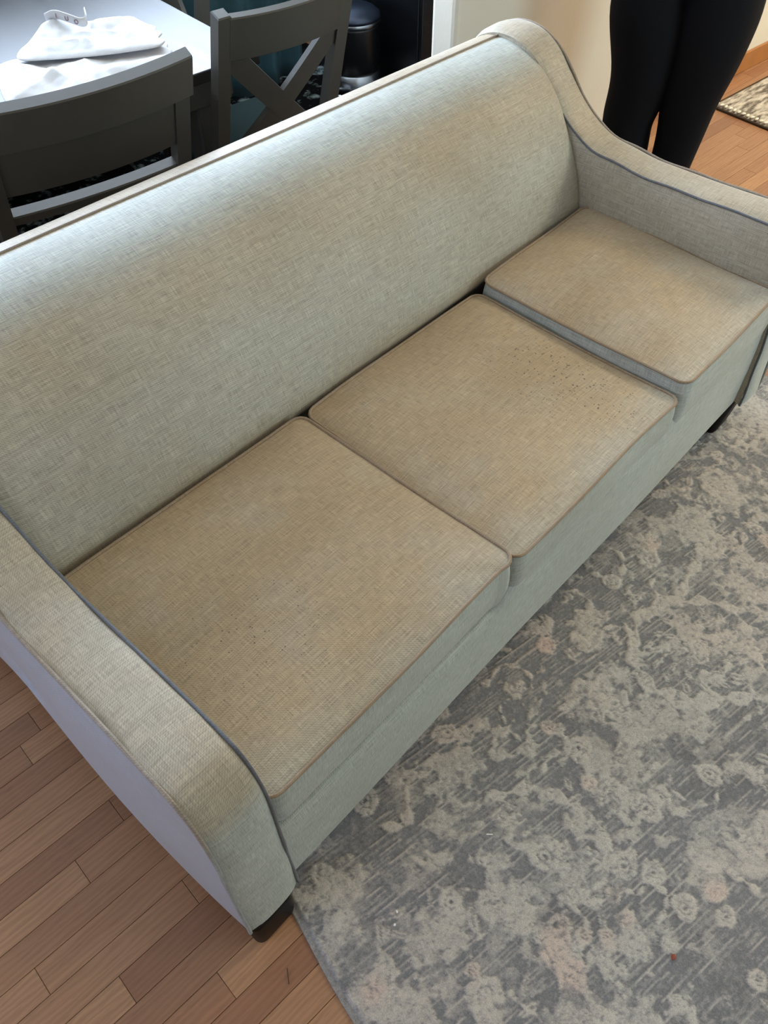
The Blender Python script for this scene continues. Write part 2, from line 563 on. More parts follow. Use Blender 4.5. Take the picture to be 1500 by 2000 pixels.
for i in range(70):
    x = 0.0 + i / 69 * X3
    dy, dz = back_shift(x, bp[jp, 1])
    path.append((x, bp[jp, 0] + dy + 0.003 * math.sin(5 * x), bp[jp, 1] + dz + 0.001))
stube('top_seam', path, 0.0028, M_PIPE_TAN, back)

# --- arms: swoop from the back down to a level rest, boxed strip with piping on both edges
def arm_profile(left):
    a = 0.050 if left else 0.0
    b = 0.020 if left else 0.0
    dz = -0.010 if left else 0.010
    return [(-0.579, 0.110), (-0.574, 0.22), (-0.568, 0.36), (-0.561, 0.48), (-0.549, 0.552 + dz), (-0.520, 0.594 + dz), (-0.47, 0.604 + dz),
            (-0.36, 0.603 + dz), (-0.24, 0.597 + dz), (-0.13, 0.596 + dz), (-0.05, 0.606 + dz), (0.02, 0.624), (0.08, 0.650), (0.13 + a * .3, 0.688),
            (0.18 + a * .6, 0.742 + b * .5), (0.225 + a, 0.788 + b), (0.275 + a, 0.814 + b), (0.33 + a, 0.821 + b), (0.38 + a, 0.812 + b),
            (0.42 + a * .6, 0.785 + b), (0.445, 0.72), (0.450, 0.55), (0.447, 0.30), (0.44, 0.100)]
AW = 0.106
def make_arm(left):
    xi = 0.0 if left else X3
    sg = -1 if left else 1
    n = 130
    P = catmull(arm_profile(left), n)
    S = np.concatenate([[0], np.cumsum(np.linalg.norm(np.diff(P, axis=0), axis=1))])
    T = np.gradient(P, axis=0)
    T /= np.linalg.norm(T, axis=1)[:, None]
    Nn = np.stack([-T[:, 1], T[:, 0]], 1)          # outward: up on the top
    root = empty('arm', (0, 0, 0), 0, sofa)
    m = 11
    V, UV, SL = [], [], []
    for i in range(n):
        for j in range(m):
            t = j / (m - 1)
            cr = 0.008 * (1 - (2 * t - 1) ** 4) + 0.0015 * math.sin(S[i] * 21 + t * 3)
            w = AW + 0.010 * max(0, 1 - P[i, 1] / 0.6)
            V.append((xi + sg * t * w, P[i, 0] + Nn[i, 0] * cr, P[i, 1] + Nn[i, 1] * cr))
            UV.append((t * w, S[i]))
            SL.append(0.62 if P[i, 1] > 0.55 else 0.62 * max(0, (P[i, 1] - 0.50) / 0.05))
    smesh('arm_strip', V, gridfaces(n, m, flip=not left), M_FAB, root, UV, {'soil_light': SL})
    C = np.array([-0.06, 0.36])
    nr = 14
    for side in ('inner', 'outer'):
        V, UV = [], []
        for i in range(n):
            for j in range(nr):
                s = 1 - j / (nr - 1)
                q = C + (P[i] - C) * s
                w = (AW + 0.010 * max(0, 1 - P[i, 1] / 0.6)) if side == 'outer' else 0.0
                if side == 'outer':
                    bul = 0.018 * (1 - s ** 5) + 0.004 * math.sin(9 * q[0] + 4) * (1 - s ** 4)
                else:
                    bul = -0.010 * (1 - s ** 6)
                V.append((xi + sg * (w + bul), q[0], q[1]))
                UV.append((q[0], q[1]))
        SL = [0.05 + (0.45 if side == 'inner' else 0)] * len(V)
        smesh(side + '_panel', V, gridfaces(n, nr, flip=(side == 'inner') == left), M_FAB if side == 'inner' else M_ARMSIDE, root, UV, {'soil_light': SL})
    for side in ('inner', 'outer'):
        pth = []
        for i in range(n - 22):
            if side == 'inner' and P[i, 0] > 0.125 and P[i, 1] > 0.3: break
            w = (AW + 0.010 * max(0, 1 - P[i, 1] / 0.6)) if side == 'outer' else 0.0
            wob = 0.0015 * math.sin(S[i] * 17 + (2 if left else 0)) + 0.001 * math.sin(S[i] * 41)
            pth.append((xi + sg * w, P[i, 0] + Nn[i, 0] * (0.002 + wob), P[i, 1] + Nn[i, 1] * (0.002 + wob)))
        stube('piping', pth, 0.0030 if side == 'inner' else 0.0036, M_PIPE_SHADED if side == 'inner' else M_PIPE_TAN, root)
    return root
make_arm(True)
make_arm(False)

# --- front rail under the cushions and the dust cloth
V, UV, SL = [], [], []
prof = [(-0.500, 0.345), (-0.545, 0.343), (-0.558, 0.330), (-0.563, 0.30), (-0.566, 0.24), (-0.566, 0.18), (-0.565, 0.125), (-0.562, 0.108), (-0.550, 0.103), (-0.500, 0.103)]
pr = catmull(prof, 40)
ss = np.concatenate([[0], np.cumsum(np.linalg.norm(np.diff(pr, axis=0), axis=1))])
for i in range(120):
    x = -0.004 + i / 119 * (X3 + 0.008)
    for j in range(40):
        lump = 0.0025 * math.sin(6 * x + 1) * math.sin(math.pi * j / 39)
        lift = (0.057 * max(0, min(1, (x - 0.58) / 0.05)) - 0.025) * max(0, min(1, (pr[j, 1] - 0.25) / 0.09))
        V.append((x, pr[j, 0] - lump, pr[j, 1] + lift))
        UV.append((x, ss[j])); SL.append(0.02)
smesh('front_rail', V, gridfaces(120, 40, flip=True), M_FAB, sofa, UV, {'soil_light': SL})
box('seat_deck', tuple(Vector((0.0, -0.545, 0.118)) - SO), tuple(Vector((X3, 0.41, 0.325)) - SO), M_UNDER, sofa, bevel=0.004)

# --- legs: short tapered blocks, black stain
def leg_mesh(z0, h, sp, foot):
    bm = bmesh.new()
    bm_box(bm, (-h, -h, z0), (h, h, 0.118), 0.016, 4)
    for v in bm.verts:
        t = (v.co.z - z0) / (0.118 - z0)
        s = foot + (1 - foot) * t
        v.co.x = v.co.x * s + sp * t
        v.co.y *= s
    return bm
for (lx, ly, z0, h, sp, foot) in ((-0.066, -0.545, 0.0, 0.046, 0.0, 0.98), (X3 - 0.012, -0.522, 0.0085, 0.044, 0.060, 0.80), (-0.05, 0.385, 0.0, 0.043, 0.0, 0.7), (X3 + 0.05, 0.385, 0.0, 0.043, 0.0, 0.7)):
    o = bm_obj('leg', leg_mesh(z0, h, sp, foot), M_LEG, sofa, True)
    o.location = Vector((lx, ly, 0)) - SO

# ------------------------------------------------------------------ seat cushions
def cushion(x0, x1, zt, zb, label, seed, tilt=0.0, soil_light=1.0, speck=None, y1=YF, crown=0.020):
    cx, cy = (x0 + x1) / 2, (y1 + 0.0) / 2
    base = Vector((cx, cy, zb))
    root = tag(empty('seat_cushion', base), label, 'cushion', 'seat cushions on the sofa')
    rc = 0.026
    pts = []
    for (px, py, a0) in ((x1 - rc, y1 + rc, -90), (x1 - rc, 0.0 - rc, 0), (x0 + rc, 0.0 - rc, 90), (x0 + rc, y1 + rc, 180)):
        for a in np.linspace(a0, a0 + 90, 7):
            pts.append((px + rc * math.cos(math.radians(a)), py + rc * math.sin(math.radians(a))))
    pts = np.array(pts)
    Q = np.vstack([pts, pts[:1]])
    d = np.concatenate([[0], np.cumsum(np.linalg.norm(np.diff(Q, axis=0), axis=1))])
    n = 200
    s = np.linspace(0, d[-1], n, endpoint=False)
    per = np.stack([np.interp(s, d, Q[:, 0]), np.interp(s, d, Q[:, 1])], 1)
    wob = 0.0028 * np.sin(s * 7.3 + seed) + 0.0018 * np.sin(s * 15.1 + 2 * seed)
    nrm = per - np.array([cx, cy]); nrm /= np.linalg.norm(nrm, axis=1)[:, None]
    per = per + nrm * (wob * 0.7)[:, None]
    zed = zt + tilt * (per[:, 0] - cx) / (x1 - x0) + 0.0035 * np.sin(s * 5.1 + seed * 1.7) + 0.002 * np.sin(s * 12 + seed)
    V, UV, SL, SP, F = [], [], [], [], []
    nr = 26
    for i in range(n):
        for j in range(nr):
            t = 1 - j / (nr - 1)
            t = t ** 0.8
            q = np.array([cx, cy]) + (per[i] - np.array([cx, cy])) * t
            w4 = t ** 7
            zz = (zed[i] - tilt * (per[i, 0] - cx) / (x1 - x0)) * w4 + zt * (1 - w4) + tilt * (q[0] - cx) / (x1 - x0)
            zz += crown * (1 - t ** 3.2) + 0.0025 * math.sin(11 * q[0] + seed) * math.sin(9 * q[1] + seed) * (1 - t ** 4)
            V.append((q[0], q[1], zz))
            UV.append((q[0] + seed, q[1]))
            fr = max(0, min(1, (q[1] - y1) / 0.10))
            SL.append(soil_light * (0.55 + 0.45 * fr))
            SP.append(speck(q[0], q[1]) if speck else 0.0)
    F += gridfaces(n, nr, close_u=True)
    off = len(V)
    nz = 12
    for i in range(n):
        for j in range(nz):
            t = j / (nz - 1)
            bul = 0.007 * math.sin(math.pi * t) - (0.012 * t ** 8 if seed == 1.0 else 0)
            V.append((per[i, 0] + nrm[i, 0] * bul, per[i, 1] + nrm[i, 1] * bul, zed[i] * (1 - t) + zb * t))
            UV.append((s[i] + seed, t * 0.12)); SL.append(0.03); SP.append(0)
    F += gridfaces(n, nz, close_u=True, off=off, flip=True)
    smesh('cover', V, F, M_CUSH, root, UV, {'soil_light': SL, 'speck': SP}, base=base)
    top = [(per[i, 0] + nrm[i, 0] * .001, per[i, 1] + nrm[i, 1] * .001, zed[i] + 0.001) for i in range(n)]
    bot = [(per[i, 0] + nrm[i, 0] * .001, per[i, 1] + nrm[i, 1] * .001, zb + 0.005) for i in range(n)]
    for pth in (top,):
        o = tube('piping', np.array(pth) - np.array(base), 0.0034, M_PIPE_TAN, root, True, 8)
        at = o.data.attributes.new('soil_light', 'FLOAT', 'POINT')
        at.data.foreach_set('value', [0.9] * len(o.data.vertices))
    return root

def g2(x, y, cx, cy, sx, sy):
    return math.exp(-((x - cx) / sx) ** 2 - ((y - cy) / sy) ** 2)
cushion(0.002, 0.601, 0.463, 0.330, 'nearest seat cushion, beside the near arm and the gap seam', 1.0, y1=-0.559,
        speck=lambda x, y: 0.42 * g2(x, y, 0.18, -0.34, 0.16, 0.14) + 0.22)
cushion(0.611, 1.200, 0.449, 0.346, 'middle seat cushion, sprinkled with dark crumbs along its right side', 2.0, tilt=-0.008, y1=-0.561,
        speck=lambda x, y: 0.62 * g2(x, y, 1.10, -0.36, 0.13, 0.24) + 0.42 * g2(x, y, 0.95, -0.3, 0.3, 0.3))
cushion(1.214, X3 - 0.006, 0.474, 0.346, 'farthest and plumpest seat cushion, against the far arm', 3.0, soil_light=0.92, y1=-0.561,
        speck=lambda x, y: 0.30, crown=0.024)

# ------------------------------------------------------------------ the big rug
RA = math.radians(-10.5)
RC = Vector((0.03, -0.19, 0))
RW, RH, STEP = 2.55, 1.75, 0.0034
def rug_material():
    k = NT('distressed_rug_pile')
    tc = k.n('ShaderNodeTexCoord').outputs['Object']
    light = k.n('ShaderNodeAttribute', attribute_name='motif').outputs['Fac']
    warm = k.n('ShaderNodeAttribute', attribute_name='warm').outputs['Fac']
    dark = k.n('ShaderNodeAttribute', attribute_name='dark').outputs['Fac']
    fine = k.noise(tc, 520.0, 2.0, 0.6)
    mid = k.noise(tc, 120.0, 3.0, 0.65)
    g = k.mix(mid, lin('#6d6f73'), lin('#8b8b8c'))
    b = k.mix(warm, lin('#c0bcb4'), lin('#cdb8ab'))
    m = k.math('ADD', light, k.math('MULTIPLY', k.math('SUBTRACT', mid, 0.5), 0.9), clamp=True)
    c = k.mix(m, g, b)
    c = k.mix(k.math('MULTIPLY', dark, 0.5), c, lin('#55524e'))
    c = k.mix(k.ramp(fine, 0.30, 0.75), k.mix(1.0, c, (0.72, 0.72, 0.72, 1), 'MULTIPLY'), k.mix(1.0, c, (1.15, 1.15, 1.15, 1), 'MULTIPLY'))
    k.l(c, k.b.inputs['Base Color'])
    k.bs(Roughness=0.95)
    k.b.inputs['Specular IOR Level'].default_value = 0.15
    k.b.inputs['Sheen Weight'].default_value = 0.15
    k.bump(k.math('ADD', k.math('MULTIPLY', fine, 0.6), mid), 0.5, 0.0022)
    return k.m
nx, ny = int(RW / STEP) + 1, int(RH / STEP) + 1
gx, gy = np.meshgrid(np.linspace(0, RW, nx), -np.linspace(0, RH, ny), indexing='ij')
jx = gx + 0.010 * (vnoise(gx * 60, gy * 60, 5, 3) - 0.5) + 0.022 * (vnoise(gx * 14, gy * 14, 6, 2) - 0.5)
jy = gy + 0.010 * (vnoise(gx * 60, gy * 60, 7, 3) - 0.5) + 0.022 * (vnoise(gx * 14, gy * 14, 8, 2) - 0.5)
motif = np.zeros_like(gx); pink = np.zeros_like(gx); holes = np.zeros_like(gx)
def stamp(mask_fn, x, y, rad):
    i0, i1 = max(0, int((x - rad) / STEP)), min(nx, int((x + rad) / STEP) + 2)
    j0, j1 = max(0, int((-y - rad) / STEP)), min(ny, int((-y + rad) / STEP) + 2)
    if i1 <= i0 or j1 <= j0: return
    sl = (slice(i0, i1), slice(j0, j1))
    mask_fn(sl, jx[sl] - x, jy[sl] - y)
def flower(x, y, R, petals, phase, is_pink=False, ring=True):
    def fn(sl, dx, dy):
        r = np.hypot(dx, dy); a = np.arctan2(dy, dx)
        edge = R * (1.02 + 0.10 * np.abs(np.cos(petals * a / 2 + phase)) + 0.03 * np.cos(3 * a))
        m = np.clip((edge - r) / 0.003, 0, 1)
        if ring:
            gap = np.clip(1 - np.abs(r - R * 0.46) / (R * 0.09), 0, 1) * 0.75
            cut = np.clip(1 - np.abs(np.sin(petals * a / 2 + phase / 2)) / 0.22, 0, 1) * (r > R * 0.5) * 0.45
            m = m * (1 - gap) * (1 - cut)
            m = m * (1 - 0.8 * (r < R * 0.16))
        motif[sl] = np.maximum(motif[sl], m)
        if is_pink: pink[sl] = np.maximum(pink[sl], np.clip((edge * 1.25 - r) / 0.02, 0, 1))
    stamp(fn, x, y, R * 1.5 + 0.02)
def band(pts, w, strength=1.0):
    P = catmull(pts, max(8, int(60 * len(pts) / 4)))
    for k_, (x, y) in enumerate(P):
        ww = w * (0.75 + 0.4 * math.sin(k_ * 0.45 + w * 900))
        def fn(sl, dx, dy):
            m = np.clip((ww - np.hypot(dx, dy)) / 0.003, 0, 1) * strength
            motif[sl] = np.maximum(motif[sl], m)
        stamp(fn, float(x), float(y), ww + 0.03)
def leaf(x, y, L, w, ang, vein=True):
    ca, sa = math.cos(ang), math.sin(ang)
    def fn(sl, dx, dy):
        u = dx * ca + dy * sa; v = -dx * sa + dy * ca
        t = np.clip(1 - (u / L) ** 2, 0, 1)
        m = np.clip((w * t - np.abs(v)) / 0.0025, 0, 1)
        if vein:
            m = m * (1 - 0.6 * (np.abs(v) < 0.0022))
        motif[sl] = np.maximum(motif[sl], m)
    stamp(fn, x, y, L + 0.02)
def patch(x, y, R, strength=0.85):
    def fn(sl, dx, dy):
        r = np.hypot(dx, dy * 1.2)
        m = np.clip(1.15 - r / R, 0, 1) * strength
        n_ = vnoise(jx[sl] * 55, jy[sl] * 55, 31, 3)
        motif[sl] = np.maximum(motif[sl], np.clip((m + (n_ - 0.5) * 1.1 - 0.28) * 5, 0, 1) * strength)
    stamp(fn, x, y, R * 1.2)
flowers = [(0.462, -0.614), (0.568, -0.715), (0.602, -0.762), (0.505, -0.786), (0.417, -0.759), (0.374, -0.736), (0.449, -0.792), (0.351, -0.789),
           (0.847, -0.702), (0.726, -0.671), (0.672, -0.502), (0.205, -0.724), (0.455, -0.543), (0.788, -0.277), (0.674, -0.852), (0.356, -0.868),
           (0.607, -0.842), (0.619, -0.994), (0.078, -0.484), (0.086, -0.584), (0.265, -0.565)]
for q, (x, y) in enumerate(flowers):
    flower(x, y, (0.034, 0.026, 0.024, 0.019, 0.018, 0.026, 0.018, 0.028, 0.026, 0.024, 0.03)[q % 11], (6, 7, 5, 8)[q % 4], q * 1.3, is_pink=q in (3, 4, 5, 6, 7, 13, 14))
curves = [[(0.384, -0.45), (0.495, -0.486), (0.54, -0.508), (0.573, -0.574), (0.585, -0.651), (0.511, -0.709), (0.448, -0.698)],
          [(0.955, -0.387), (0.914, -0.438), (0.903, -0.509), (0.952, -0.566), (1.0, -0.609), (1.095, -0.66), (1.22, -0.74)],
          [(1.117, -0.358), (1.19, -0.437), (1.208, -0.491), (1.156, -0.583), (1.109, -0.65)], [(0.679, -0.793), (0.73, -0.863), (0.741, -0.923)],
          [(0.342, -0.582), (0.347, -0.647), (0.362, -0.693)], [(0.382, -0.77), (0.394, -0.798), (0.413, -0.853)],
          [(0.688, -0.416), (0.818, -0.416), (0.901, -0.45)], [(0.955, -0.387), (1.025, -0.346), (1.117, -0.358), (1.21, -0.352), (1.33, -0.30)],
          [(0.61, -0.317), (0.586, -0.366), (0.585, -0.418)], [(0.534, -0.747), (0.552, -0.771), (0.607, -0.739)], [(0.55, -0.83), (0.591, -0.805), (0.582, -0.762)]]
for q, cv in enumerate(curves):
    band(cv, (0.014, 0.019, 0.015, 0.011, 0.011, 0.008, 0.012, 0.016, 0.006, 0.007, 0.008)[q])
# medallion: rings of petals inside the band
for ring_r, cnt, L, w in ((0.098, 15, 0.022, 0.009), (0.068, 11, 0.020, 0.008), (0.038, 7, 0.018, 0.008)):
    for q in range(cnt):
        a = 2 * math.pi * q / cnt + ring_r * 20
        leaf(1.062 + ring_r * 1.12 * math.cos(a), -0.498 + ring_r * 0.95 * math.sin(a), L, w, a + 0.5, True)
flower(1.062, -0.498, 0.022, 6, 0.3)
for (x, y, R) in ((0.801, -0.432, 0.09), (0.825, -0.545, 0.10), (0.389, -0.549, 0.07), (1.14, -0.523, 0.06), (1.301, -0.454, 0.12), (0.493, -0.825, 0.06),
                  (0.797, -0.855, 0.08), (0.051, -0.60, 0.07), (0.445, -0.551, 0.07), (0.219, -0.596, 0.09), (0.095, -0.66, 0.08), (0.914, -0.60, 0.08),
                  (0.687, -0.606, 0.08), (1.832, -0.12, 0.16), (1.498, -0.22, 0.13), (1.337, -0.25, 0.10), (0.10, -0.42, 0.07), (0.33, -0.62, 0.06), (1.62, -0.35, 0.16), (1.35, -0.6, 0.12), (0.56, -0.62, 0.05), (0.28, -0.48, 0.05)):
    patch(x, y, R)
rr_ = random.Random(4)
for q in range(620):                       # the all-over scatter of sprigs that fills the field
    x, y = rr_.random() * RW, -rr_.random() * RH
    kind = rr_.random()
    if kind < 0.26:
        flower(x, y, 0.015 + 0.018 * rr_.random(), rr_.choice((5, 6, 7, 8)), rr_.random() * 6, rr_.random() < 0.25)
    elif kind < 0.72:
        a = rr_.random() * 6.28
        leaf(x, y, 0.018 + 0.022 * rr_.random(), 0.006 + 0.007 * rr_.random(), a)
        if rr_.random() < 0.6:
            leaf(x + 0.03 * math.cos(a + 1.2), y + 0.03 * math.sin(a + 1.2), 0.02, 0.008, a + 1.2)
    elif kind < 0.88:
        a = rr_.random() * 6.28
        band([(x, y), (x + 0.05 * math.cos(a), y + 0.05 * math.sin(a)), (x + 0.09 * math.cos(a + 0.8), y + 0.09 * math.sin(a + 0.8)), (x + 0.10 * math.cos(a + 1.5), y + 0.10 * math.sin(a + 1.5))], 0.006 + 0.006 * rr_.random())
    else:
        patch(x, y, 0.03 + 0.05 * rr_.random(), 0.8)
# wear breaks the pattern up; raised weft lines run along the rug
fill = vnoise(gx * 24, gy * 30, 43, 4, 0.62)
lace = np.clip((fill - 0.535) * 22, 0, 1) * np.clip((vnoise(gx * 5, gy * 5, 44, 3) - 0.30) * 4, 0.15, 1)
motif = np.maximum(motif, lace * 0.85)
cont = vnoise(gx * 30, gy * 30, 45, 3, 0.55)
vein = np.clip(1 - np.abs(cont - 0.5) / 0.022, 0, 1)
vein2 = np.clip(1 - np.abs(vnoise(gx * 52, gy * 46, 46, 2) - 0.5) / 0.03, 0, 1)
wear = vnoise(gx * 18, gy * 22, 41, 4, 0.6)
fray = vnoise(gx * 130, gy * 130, 42, 2)
motif = np.clip(motif * np.clip((wear - 0.24) * 8, 0.3, 1) - 0.5 * (fray - 0.42) * (motif > 0.05), 0, 1)
relief = motif.copy()
motif = motif * (1 - 0.72 * vein) * (1 - 0.48 * vein2)
row = gy + 0.005 * (vnoise(gx * 9, gy * 9, 51, 2) - 0.5)
ph = row / 0.0118
lid = np.floor(ph)
line = np.clip(1 - np.abs(ph - lid - 0.5) / 0.20, 0, 1)
brk = vnoise(gx * 30 + lid * 7.31, lid * 3.17, 52, 2)
line = line * np.clip((brk - 0.42) * 9, 0, 1) * np.clip((vnoise(gx * 6, gy * 6, 53, 2) - 0.28) * 5, 0, 1)
line2 = np.clip(1 - np.abs((row / 0.0068) % 1 - 0.5) / 0.3, 0, 1) * np.clip((vnoise(gx * 22, gy * 60, 54, 2) - 0.52) * 7, 0, 1)
mot = np.maximum(motif, np.maximum(line * 0.85, line2 * 0.5))
edge_d = np.clip(np.abs(np.gradient(relief, axis=0)) + np.abs(np.gradient(relief, axis=1)), 0, 1)
warmth = np.clip((vnoise(gx * 4.2, gy * 4.2, 61, 3) - 0.35) * 1.7, 0, 1) * 0.55 + pink * 0.6
darkm = np.clip((vnoise(gx * 7, gy * 7, 62, 4, 0.6) - 0.53) * 4, 0, 1) * 0.6 + 0.35 * edge_d * (1 - mot)
spk = (vnoise(gx * 150, gy * 150, 63, 1) > 0.955) * 1.0
border = np.clip((0.016 - np.minimum.reduce([gx, RW - gx, -gy, RH + gy])) / 0.004, 0, 1)
mot = np.clip(mot * (1 - border) + 0.32 * border, 0, 1)
hz = 0.0066 + 0.0030 * mot + 0.0010 * (vnoise(gx * 90, gy * 90, 64, 2) - 0.5) + 0.004 * (vnoise(gx * 2.5, gy * 2.5, 65, 2) - 0.5)
hz = np.maximum(hz, 0.003) * (1 - 0.55 * border)
ex = 0.010 * np.exp(-((gy + 0.40) / 0.10) ** 2) * (gx < 0.3) * (1 - gx / 0.3)
vx = (gx + ex).ravel(); vy = gy.ravel()
n0 = nx * ny
co = np.stack([vx, vy, hz.ravel()], 1)
idx = np.arange(n0).reshape(nx, ny)
quads = np.stack([idx[:-1, :-1], idx[:-1, 1:], idx[1:, 1:], idx[1:, :-1]], -1).reshape(-1, 4)
loop = np.concatenate([idx[:, 0], idx[-1, 1:], idx[-2::-1, -1], idx[0, -2:0:-1]])
low = co[loop].copy(); low[:, 2] = 0.0005
co = np.vstack([co, low])
li = np.arange(len(loop)) + n0
skirt = np.stack([loop, np.roll(loop, -1), np.roll(li, -1), li], 1)
quads = np.vstack([quads, skirt])
me = bpy.data.meshes.new('area_rug')
me.vertices.add(len(co)); me.vertices.foreach_set('co', co.ravel())
me.loops.add(quads.size); me.loops.foreach_set('vertex_index', quads.ravel())
me.polygons.add(len(quads)); me.polygons.foreach_set('loop_start', np.arange(len(quads)) * 4); me.polygons.foreach_set('loop_total', np.full(len(quads), 4))
me.polygons.foreach_set('use_smooth', np.ones(len(quads), dtype=bool))
me.update(); me.validate()
for nm, arr in (('motif', mot), ('warm', warmth), ('dark', np.clip(darkm * (1 - motif * 0.7) + spk * 0.6, 0, 1))):
    at = me.attributes.new(nm, 'FLOAT', 'POINT')
    at.data.foreach_set('value', np.concatenate([arr.ravel(), np.full(len(loop), 0.2)]).astype(np.float32))
me.materials.append(rug_material())
rug = link(bpy.data.objects.new('area_rug', me))
rug.location = RC; rug.rotation_euler = (0, 0, RA)
tag(rug, 'large faded grey and beige floral rug in front of the sofa', 'rug')

# ------------------------------------------------------------------ litter on the rug and floor
M_LINT = plain('white_lint', lin('#e6e6e2'), 0.8)
M_STRAW = plain('brown_straw', lin('#4a3423'), 0.8)
M_RUST = plain('rust_leaf', lin('#8a4a35'), 0.8)
ca, sa = math.cos(RA), math.sin(RA)
def rugpt(lx, ly, z): return Vector((RC.x + lx * ca - ly * sa, RC.y + lx * sa + ly * ca, z))
def scrap(name, P, L, w, ang, mat, label, cat, group=None, h=0.0016):
    bm = bmesh.new()
    bm_box(bm, (-L / 2, -w / 2, 0), (L / 2, w / 2, h), min(w, h) * 0.3, 1)
    for v in bm.verts: v.co.z += 0.25 * v.co.x * v.co.x / max(L, 1e-4)
    o = bm_obj(name, bm, mat)
    o.location = P; o.rotation_euler = (0, 0, ang)
    tag(o, label, cat, group)
scrap('lint_scrap', rugpt(0.400, -0.518, 0.0105), 0.013, 0.0022, 2.3, M_LINT, 'tiny white sliver on the rug out from the middle cushion', 'scrap', 'scraps on the rug')
scrap('lint_scrap', rugpt(0.151, -0.535, 0.0105), 0.0045, 0.0040, 0.3, M_LINT, 'lower of two white crumbs on the rug near its left edge', 'scrap', 'scraps on the rug')
scrap('lint_scrap', rugpt(0.168, -0.520, 0.0105), 0.0050, 0.0030, 1.0, M_LINT, 'upper of two white crumbs on the rug near its left edge', 'scrap', 'scraps on the rug')
lfv = [(-0.007, -0.001, 0), (-0.003, 0.004, 0.001), (0.001, 0.0055, 0.0025), (0.006, 0.001, 0.001), (0.004, -0.0035, 0), (-0.002, -0.0045, 0.0012)]
lf = mesh('leaf_scrap', [(0, 0, 0.0018)] + lfv + [(0, 0, 0.001)] + [(x, y, z - 0.0006) for x, y, z in lfv], [(0, i + 1, (i + 1) % 6 + 1) for i in range(6)] + [(7, (i + 1) % 6 + 8, i + 8) for i in range(6)] + [(i + 1, i + 8, (i + 1) % 6 + 8, (i + 1) % 6 + 1) for i in range(6)], M_RUST)
lf.location = rugpt(0.523, -0.881, 0.0105)
tag(lf, 'rust-red dry leaf scrap on the rug by the pink flowers', 'scrap', 'scraps on the rug')
scrap('straw', Vector((-0.110, -0.658, 0.0005)), 0.026, 0.0018, -2.2, M_STRAW, 'short dark straw on the oak floor beside the rug edge', 'straw', h=0.0012)

# ------------------------------------------------------------------ hall rug at the far right
hr = empty('hall_rug', hp(3.405, 0.795, 0), HA)
tag(hr, 'thick cream and brown striped rug by the oak baseboard', 'rug')
k = NT('striped_shag')
tc = k.n('ShaderNodeTexCoord').outputs['Object']
s1 = k.noise(k.mapped(tc, (14, 60, 1)), 1.0, 4.0, 0.6)
s2 = k.noise(k.mapped(tc, (6, 16, 1), loc=(3, 1, 0)), 1.0, 3.0, 0.6)
f1 = k.noise(tc, 160.0, 2.0)
col_ = k.mix(k.ramp(k.math('ADD', k.math('MULTIPLY', s1, 0.55), k.math('MULTIPLY', s2, 0.45)), 0.42, 0.58), lin('#544d46'), lin('#d0cbc0'))
k.l(k.mix(k.math('MULTIPLY', f1, 0.4), col_, lin('#837b70')), k.b.inputs['Base Color'])
k.bs(Roughness=0.95); k.bump(k.math('ADD', f1, s1), 0.6, 0.004)
M_SHAG = k.m
gx2, gy2 = np.meshgrid(np.linspace(0, 1.5, 160), np.linspace(0, -0.75, 90), indexing='ij')
gz2 = 0.014 + 0.006 * vnoise(gx2 * 45, gy2 * 70, 70, 3)
edge2 = np.minimum.reduce([gx2, 1.5 - gx2, -gy2, 0.75 + gy2])
gz2 = gz2 * np.clip(edge2 / 0.012, 0.35, 1)
mesh('pile', np.stack([gx2.ravel(), gy2.ravel(), gz2.ravel()], 1), gridfaces(160, 90, flip=True), M_SHAG, hr)
box('backing', (-0.006, -0.756, 0.0005), (1.506, 0.006, 0.009), plain('brown_rug_binding', lin('#3b2d20'), 0.9), hr, bevel=0.002)
bm = bmesh.new()
for q in range(34):
    y = -0.012 - q * 0.0218
    mtx = Matrix.Translation((0.012, y, 0.019)) @ Matrix.Rotation(random.uniform(-0.5, 0.5), 4, 'Z') @ Matrix.Diagonal((0.014, 0.0075, 0.006, 1))
    bmesh.ops.create_icosphere(bm, subdivisions=1, radius=1.0, matrix=mtx)
bn = bm_obj('bobble_edge', bm, plain('cream_yarn', lin('#e2dccb'), 0.9), hr, True)
bn['kind'] = 'stuff'

# ------------------------------------------------------------------ dark rug under the dining set
kd = NT('dark_dining_rug_pile')
tc = kd.n('ShaderNodeTexCoord').outputs['Object']
dn = kd.noise(tc, 15.0, 4.0, 0.6)
kd.l(kd.ramp(dn, 0.54, 0.66, lin('#0b0b0d'), lin('#6d7674')), kd.b.inputs['Base Color'])
kd.bs(Roughness=1.0); kd.b.inputs['Specular IOR Level'].default_value = 0.05
kd.bump(kd.noise(tc, 300.0, 2.0), 0.4, 0.002)
drug = box('dining_rug', (-1.25, -0.70, 0.0005), (1.50, 1.02, 0.006), kd.m, None, bevel=0.002)
drug.location = hp(0.98, 1.50); drug.rotation_euler = (0, 0, HA)
tag(drug, 'black and grey patterned rug under the dining table and chairs', 'rug')
RZ = 0.0062

